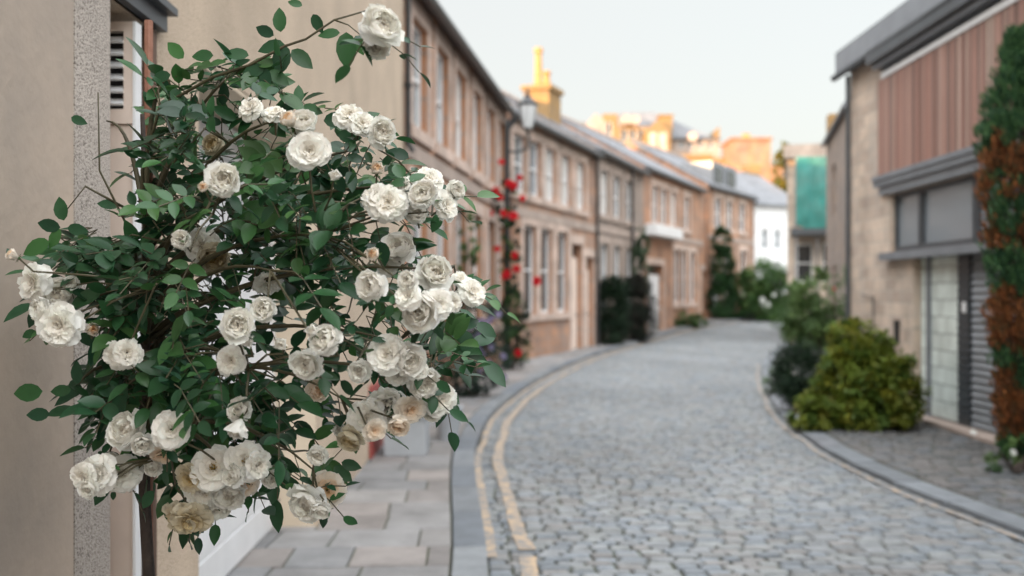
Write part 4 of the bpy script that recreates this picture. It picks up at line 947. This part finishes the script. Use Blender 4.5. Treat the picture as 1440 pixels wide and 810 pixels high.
# blooms: px, py, radius px, kind, tint, facing (x, z)
BL = [(435, 211, 27, 'open', 'w', 0, .05), (314, 255, 21, 'cup', 'w', .2, .2), (534, 38, 25, 'cup', 'w', .3, .2), (530, 62, 17, 'cup', 'w', -.1, -.6), (524, 402, 19, 'cup', 'w', -.2, .2), (610, 384, 22, 'cup', 'w', .6, .3), (593, 438, 24, 'cup', 'w', -.2, .1), (618, 428, 21, 'blown', 'w', .5, 0), (667, 409, 19, 'blown', 'w', .6, .4),
      (543, 497, 27, 'open', 'w', -.1, .3), (573, 505, 20, 'cup', 'w', .5, -.2), (460, 479, 19, 'cup', 'w', -.2, .5), (433, 512, 20, 'cup', 'w', -.3, 0), (595, 538, 19, 'cup', 'w', .4, -.1), (622, 562, 22, 'blown', 'w', .5, -.2), (578, 577, 18, 'open', 'p', .1, -.6), (545, 572, 23, 'cup', 'w', .1, 0), (514, 588, 24, 'open', 'w', -.3, 0), (527, 606, 15, 'open', 'p', .2, -.4), (495, 616, 17, 'cup', 'd', -.2, -.6),
      (433, 706, 24, 'cup', 'w', -.1, -.2), (462, 688, 24, 'flat', 'p', .3, .1), (299, 657, 29, 'flat', 'w', 0, .1), (346, 647, 27, 'flat', 'w', .3, .2), (366, 655, 18, 'blown', 'w', .8, 0), (322, 692, 21, 'cup', 'w', .1, -.4), (285, 697, 22, 'blown', 'w', -.1, -.5), (265, 675, 20, 'blown', 'd', -.4, -.2), (268, 735, 26, 'blown', 'd', .3, -.8), (248, 733, 24, 'blown', 'd', -.6, -.8),
      (345, 682, 18, 'open', 'p', .4, -.3), (241, 604, 25, 'open', 'w', .1, .1), (180, 606, 24, 'cup', 'w', -.3, .2), (200, 623, 14, 'cup', 'w', 0, -.3), (228, 641, 19, 'blown', 'p', .1, -.7), (136, 667, 25, 'open', 'w', -.2, .1), (170, 663, 24, 'blown', 'w', .4, .2), (113, 672, 19, 'blown', 'w', -.6, 0), (162, 502, 19, 'blown', 'w', -.4, 0), (180, 495, 19, 'blown', 'w', .3, .3), (323, 507, 19, 'blown', 'w', -.2, -.1), (333, 458, 21, 'cup', 'w', .3, .1),
      (371, 436, 15, 'cup', 'w', .2, .1), (84, 417, 24, 'cup', 'w', .1, .3), (79, 457, 28, 'blown', 'w', 0, -.2), (42, 397, 23, 'blown', 'w', -.5, .1), (338, 578, 16, 'cup', 'w', 0, .4), (336, 598, 15, 'bud', 'w', -.1, -.9), (545, 283, 25, 'blown', 'w', .2, .4), (522, 275, 18, 'blown', 'w', -.4, .5), (604, 250, 20, 'open', 'w', .5, .5), (630, 288, 19, 'blown', 'w', .9, .1), (595, 275, 18, 'cup', 'w', 0, .1), (490, 160, 19, 'blown', 'w', -.1, .5), (510, 172, 17, 'blown', 'w', .4, .4), (537, 188, 17, 'cup', 'w', .4, .3),
      (425, 176, 18, 'cup', 'w', .3, .4), (408, 172, 12, 'bud', 'p', -.2, .4), (386, 156, 15, 'blown', 'w', .2, .8), (350, 150, 17, 'blown', 'w', -.2, .6), (281, 347, 23, 'blown', 'w', -.3, 0), (301, 362, 20, 'cup', 'd', .4, -.5), (560, 352, 22, 'cup', 'w', -.2, .6), (545, 372, 14, 'blown', 'w', 0, 0), (527, 359, 9, 'bud', 'p', -.2, .1), (376, 395, 18, 'blown', 'w', .3, .7), (130, 464, 9, 'bud', 'p', .4, 0), (287, 264, 7, 'bud', 'p', -.1, .3), (20, 360, 8, 'bud', 'p', -.8, .8), (446, 550, 14, 'cup', 'p', .4, 0), (300, 205, 14, 'cup', 'd', 0, .4), (70, 685, 1, 'bud', 'w', 0, 0), (447, 640, 12, 'cup', 'w', 0, 0), (560, 525, 14, 'blown', 'w', .2, .3), (640, 425, 14, 'blown', 'w', .7, 0), (572, 415, 17, 'blown', 'w', -.5, .5),
      (585, 300, 14, 'cup', 'w', 0, .2), (565, 258, 14, 'blown', 'w', -.2, .5), (640, 268, 12, 'cup', 'w', .6, .2), (575, 395, 13, 'cup', 'w', -.2, .4), (650, 392, 12, 'blown', 'w', .4, .4), (507, 522, 14, 'cup', 'w', -.3, 0), (588, 520, 15, 'blown', 'w', .2, .2), (607, 576, 14, 'cup', 'w', .2, -.4), (560, 598, 13, 'cup', 'p', 0, -.5), (480, 603, 10, 'bud', 'w', -.3, -.2),
      (155, 652, 14, 'cup', 'w', .1, .4), (126, 687, 13, 'cup', 'w', -.1, -.4), (215, 656, 11, 'cup', 'w', 0, -.3), (305, 712, 18, 'cup', 'w', .1, -.5), (330, 668, 15, 'cup', 'w', 0, 0), (381, 672, 12, 'cup', 'w', .5, 0), (450, 716, 13, 'cup', 'w', .1, -.5), (100, 402, 11, 'cup', 'w', .2, .4), (58, 436, 15, 'cup', 'w', -.5, 0), (440, 468, 9, 'bud', 'w', -.2, .4),
      (395, 485, 9, 'bud', 'w', .2, .3), (350, 482, 9, 'bud', 'w', .1, .1), (255, 338, 12, 'cup', 'w', -.2, .2), (470, 250, 8, 'bud', 'w', .1, .6), (530, 240, 9, 'bud', 'p', .2, .6)]
cnt = 0; tries = 0
def pix(v): return 720+v.x/v.y*F, HY-(v.z-1.6)/v.y*F
while cnt < 680 and tries < 30000:
    tries += 1
    x, y = random.uniform(20, 690), random.uniform(30, 735)
    if not inside(x, y): continue
    if any((x-gx)**2+(y-gy)**2 < (gr*1.15)**2 for gx, gy, gr in GAPS) and random.random() < .93: continue
    if x > 330 and random.random() < .22: continue
    Yc, half = yr(x, y); Y = Yc+random.uniform(-half, half)*random.uniform(.5, 1)
    q = at(x, y, Y)
    if q.x < XF+.06: q.x = XF+.06+random.uniform(0, .05)
    c0 = Vector((at(300, 0, 2.25).x, 2.3, 1.6)); out = (q-c0); out.z *= .5
    d = out.normalized()*.9+rnd()*.9+Vector((0, -.15, -.25))
    tx, ty = pix(q+d.normalized()*.07)
    if not inside(tx, ty) and random.random() < .75: continue
    if q.y < Yc and any((x-b[0])**2+(y-b[1])**2 < (b[2]*1.25+12)**2 or (tx-b[0])**2+(ty-b[1])**2 < (b[2]+6)**2 for b in BL): continue
    spray(q-d.normalized()*.05, d, random.choice((5, 5, 7, 3)), random.uniform(.8, 1.15)); cnt += 1
    if cnt % 3 == 0:
        b = near(q); m_ = b.lerp(q, .5)+Vector((0, 0, .02))+rnd()*.02; twigs.tube([b, m_, q-d.normalized()*.05], [.0026, .002, .0014], 4, cap=False)
# the free-standing sprays that make the outline
def cane(pix, Y, r=.0035):
    pts = [at(x, y, Y+dy) for x, y, dy in pix]; canes.tube(pts, [r*(1-.6*k/(len(pts)-1)) for k in range(len(pts))], 6); return pts
cane([(205, 330, .1), (200, 240, .08), (225, 150, .05), (300, 108, 0), (350, 92, -.03), (400, 65, -.05), (430, 55, -.06), (470, 28, -.06), (515, 15, -.06)], 2.15, .0045)
cane([(200, 400, .1), (185, 330, .05), (140, 240, .02), (138, 130, 0)], 2.15)
cane([(190, 300, .1), (120, 262, .0), (90, 300, .0)], 2.15); cane([(470, 28, -.06), (490, 35, -.06), (515, 56, -.06)], 2.15, .002)
def leaf_at(x, y, dx, dy, L, Y=2.12, f=0.0):
    p = at(x, y, Y); d = Vector((dx, f, -dy)); m = random.uniform(.85, 1.3); c = random.choice(LC); leaves.c = (c[0]*m, c[1]*m, c[2]*m, 1)
    leafquad(leaves, p, d, Vector((random.uniform(-.4, .4), -1, random.uniform(-.1, .5))), L*Y/F, L*.56*Y/F, .08, seg=2)
for a in [(487, 45, 0, 1, 52), (478, 46, -1, .1, 32), (500, 50, .4, 1, 30), (440, 20, .5, 1, 30), (425, 8, -.6, -.2, 22), (400, 62, -1, .2, 40), (400, 62, -.2, 1, 45), (410, 70, .9, .8, 40), (395, 45, -.1, -1, 36), (385, 50, -1, -.5, 30), (372, 95, .1, 1, 34), (372, 95, -1, .3, 34), (378, 100, .9, .6, 34), (350, 78, -1, -.1, 36), (362, 92, .9, -.2, 30),
          (300, 78, -1, 0, 32), (258, 82, -.7, -.7, 34), (240, 105, -1, .2, 30), (100, 165, 1, .4, 24), (90, 310, -.3, -1, 36), (85, 320, -1, -.2, 34), (85, 322, -.6, 1, 34), (95, 320, 1, .2, 30), (70, 340, -1, .4, 44), (110, 330, .7, .8, 34), (60, 550, -1, .1, 46), (100, 548, -1, .1, 30), (70, 582, -1, .05, 34), (50, 465, -1, .5, 22), (20, 366, -.6, -1, 20), (110, 540, -.1, -1, 34), (400, 235, 1, 0, 30), (545, 235, 1, .5, 30), (575, 222, -1, -.4, 34), (620, 300, -.5, 1, 30), (655, 465, .1, 1, 40), (650, 475, -.8, 1, 30), (670, 455, 1, .6, 34), (660, 500, 1, .3, 26), (475, 190, 1, .1, 34), (455, 170, 1, -.1, 40), (440, 175, -1, -.1, 30), (420, 145, 0, -1, 26), (420, 148, -1, .1, 28), (425, 150, 1, .3, 30), (480, 650, 1, .3, 30), (470, 655, 1, .9, 34), (240, 700, -.1, 1, 40), (215, 690, -.6, 1, 30), (160, 690, -.1, 1, 14)]:
    leaf_at(*a)
canes.build('canes', M['cane'], RT, smooth=True)
for i, (px, py, r_, kd, tn, fx, fz) in enumerate(BL):
    if r_ < 3: continue
    e = min(1, edged(px, py)/130) if inside(px, py) else 0
    Yc, half = yr(px, py); Y = Yc-half*random.uniform(.8, 1.05)-.02
    if (px, py) in ((281, 347), (301, 362), (300, 205), (376, 395), (560, 352), (446, 550), (545, 372)): Y = Yc-.02
    if (px-720)/F*Y < XF+.10: Y = (XF+.10)*F/(px-720)
    rr_ = r_*1.1*Y/F; p = at(px, py, Y)
    if p.x < XF+.10: p.x = XF+.10
    ax = Vector((fx*1.3+random.uniform(-.3, .3), -1, fz*1.3+random.uniform(-.25, .3))).normalized()
    me = random.choice(rose[kd+tn]); o = bpy.data.objects.new('rose_bud' if kd == 'bud' else 'rose_bloom', me); COL.objects.link(o); o.parent = RT
    sc0 = rr_/{'open': .74, 'flat': .80, 'cup': .60, 'bud': .40, 'blown': .72}[kd]
    o.location = p-ax*sc0*.25-RT.location; o.rotation_euler = (ax.to_track_quat('Z', 'Y') @ Matrix.Rotation(random.uniform(0, 6.28), 3, 'Z').to_quaternion()).to_euler()
    o.scale = (sc0*random.uniform(.95, 1.06), sc0*random.uniform(.95, 1.06), sc0)
    st = p-ax*sc0*.3; b = near(st)
    if (b-st).length < .35: twigs.tube([st, st-ax*.03-Vector((0, 0, .012)), b.lerp(st, .5)+rnd()*.012, b], [.002, .002, .0022, .0025], 5, cap=False)
    if r_ > 15:
        for _ in range(2): spray(st+rnd()*.02, Vector((random.uniform(-1, 1), .5, random.uniform(-.8, .4))), 3, .8)
twigs.build('twigs', M['cane'], RT)
leaves.build('foliage', M['leaf'], RT, smooth=True)
mb = MB(); xs = at(209, 0, 2.42).x; mb.tube([(xs, 2.42, .09), (xs, 2.42, 2.262)], .0105, 8)
tag(mb.build('wooden_stake', M['stake']), 'thin red brown wooden stake standing behind the rose stem', 'stake')
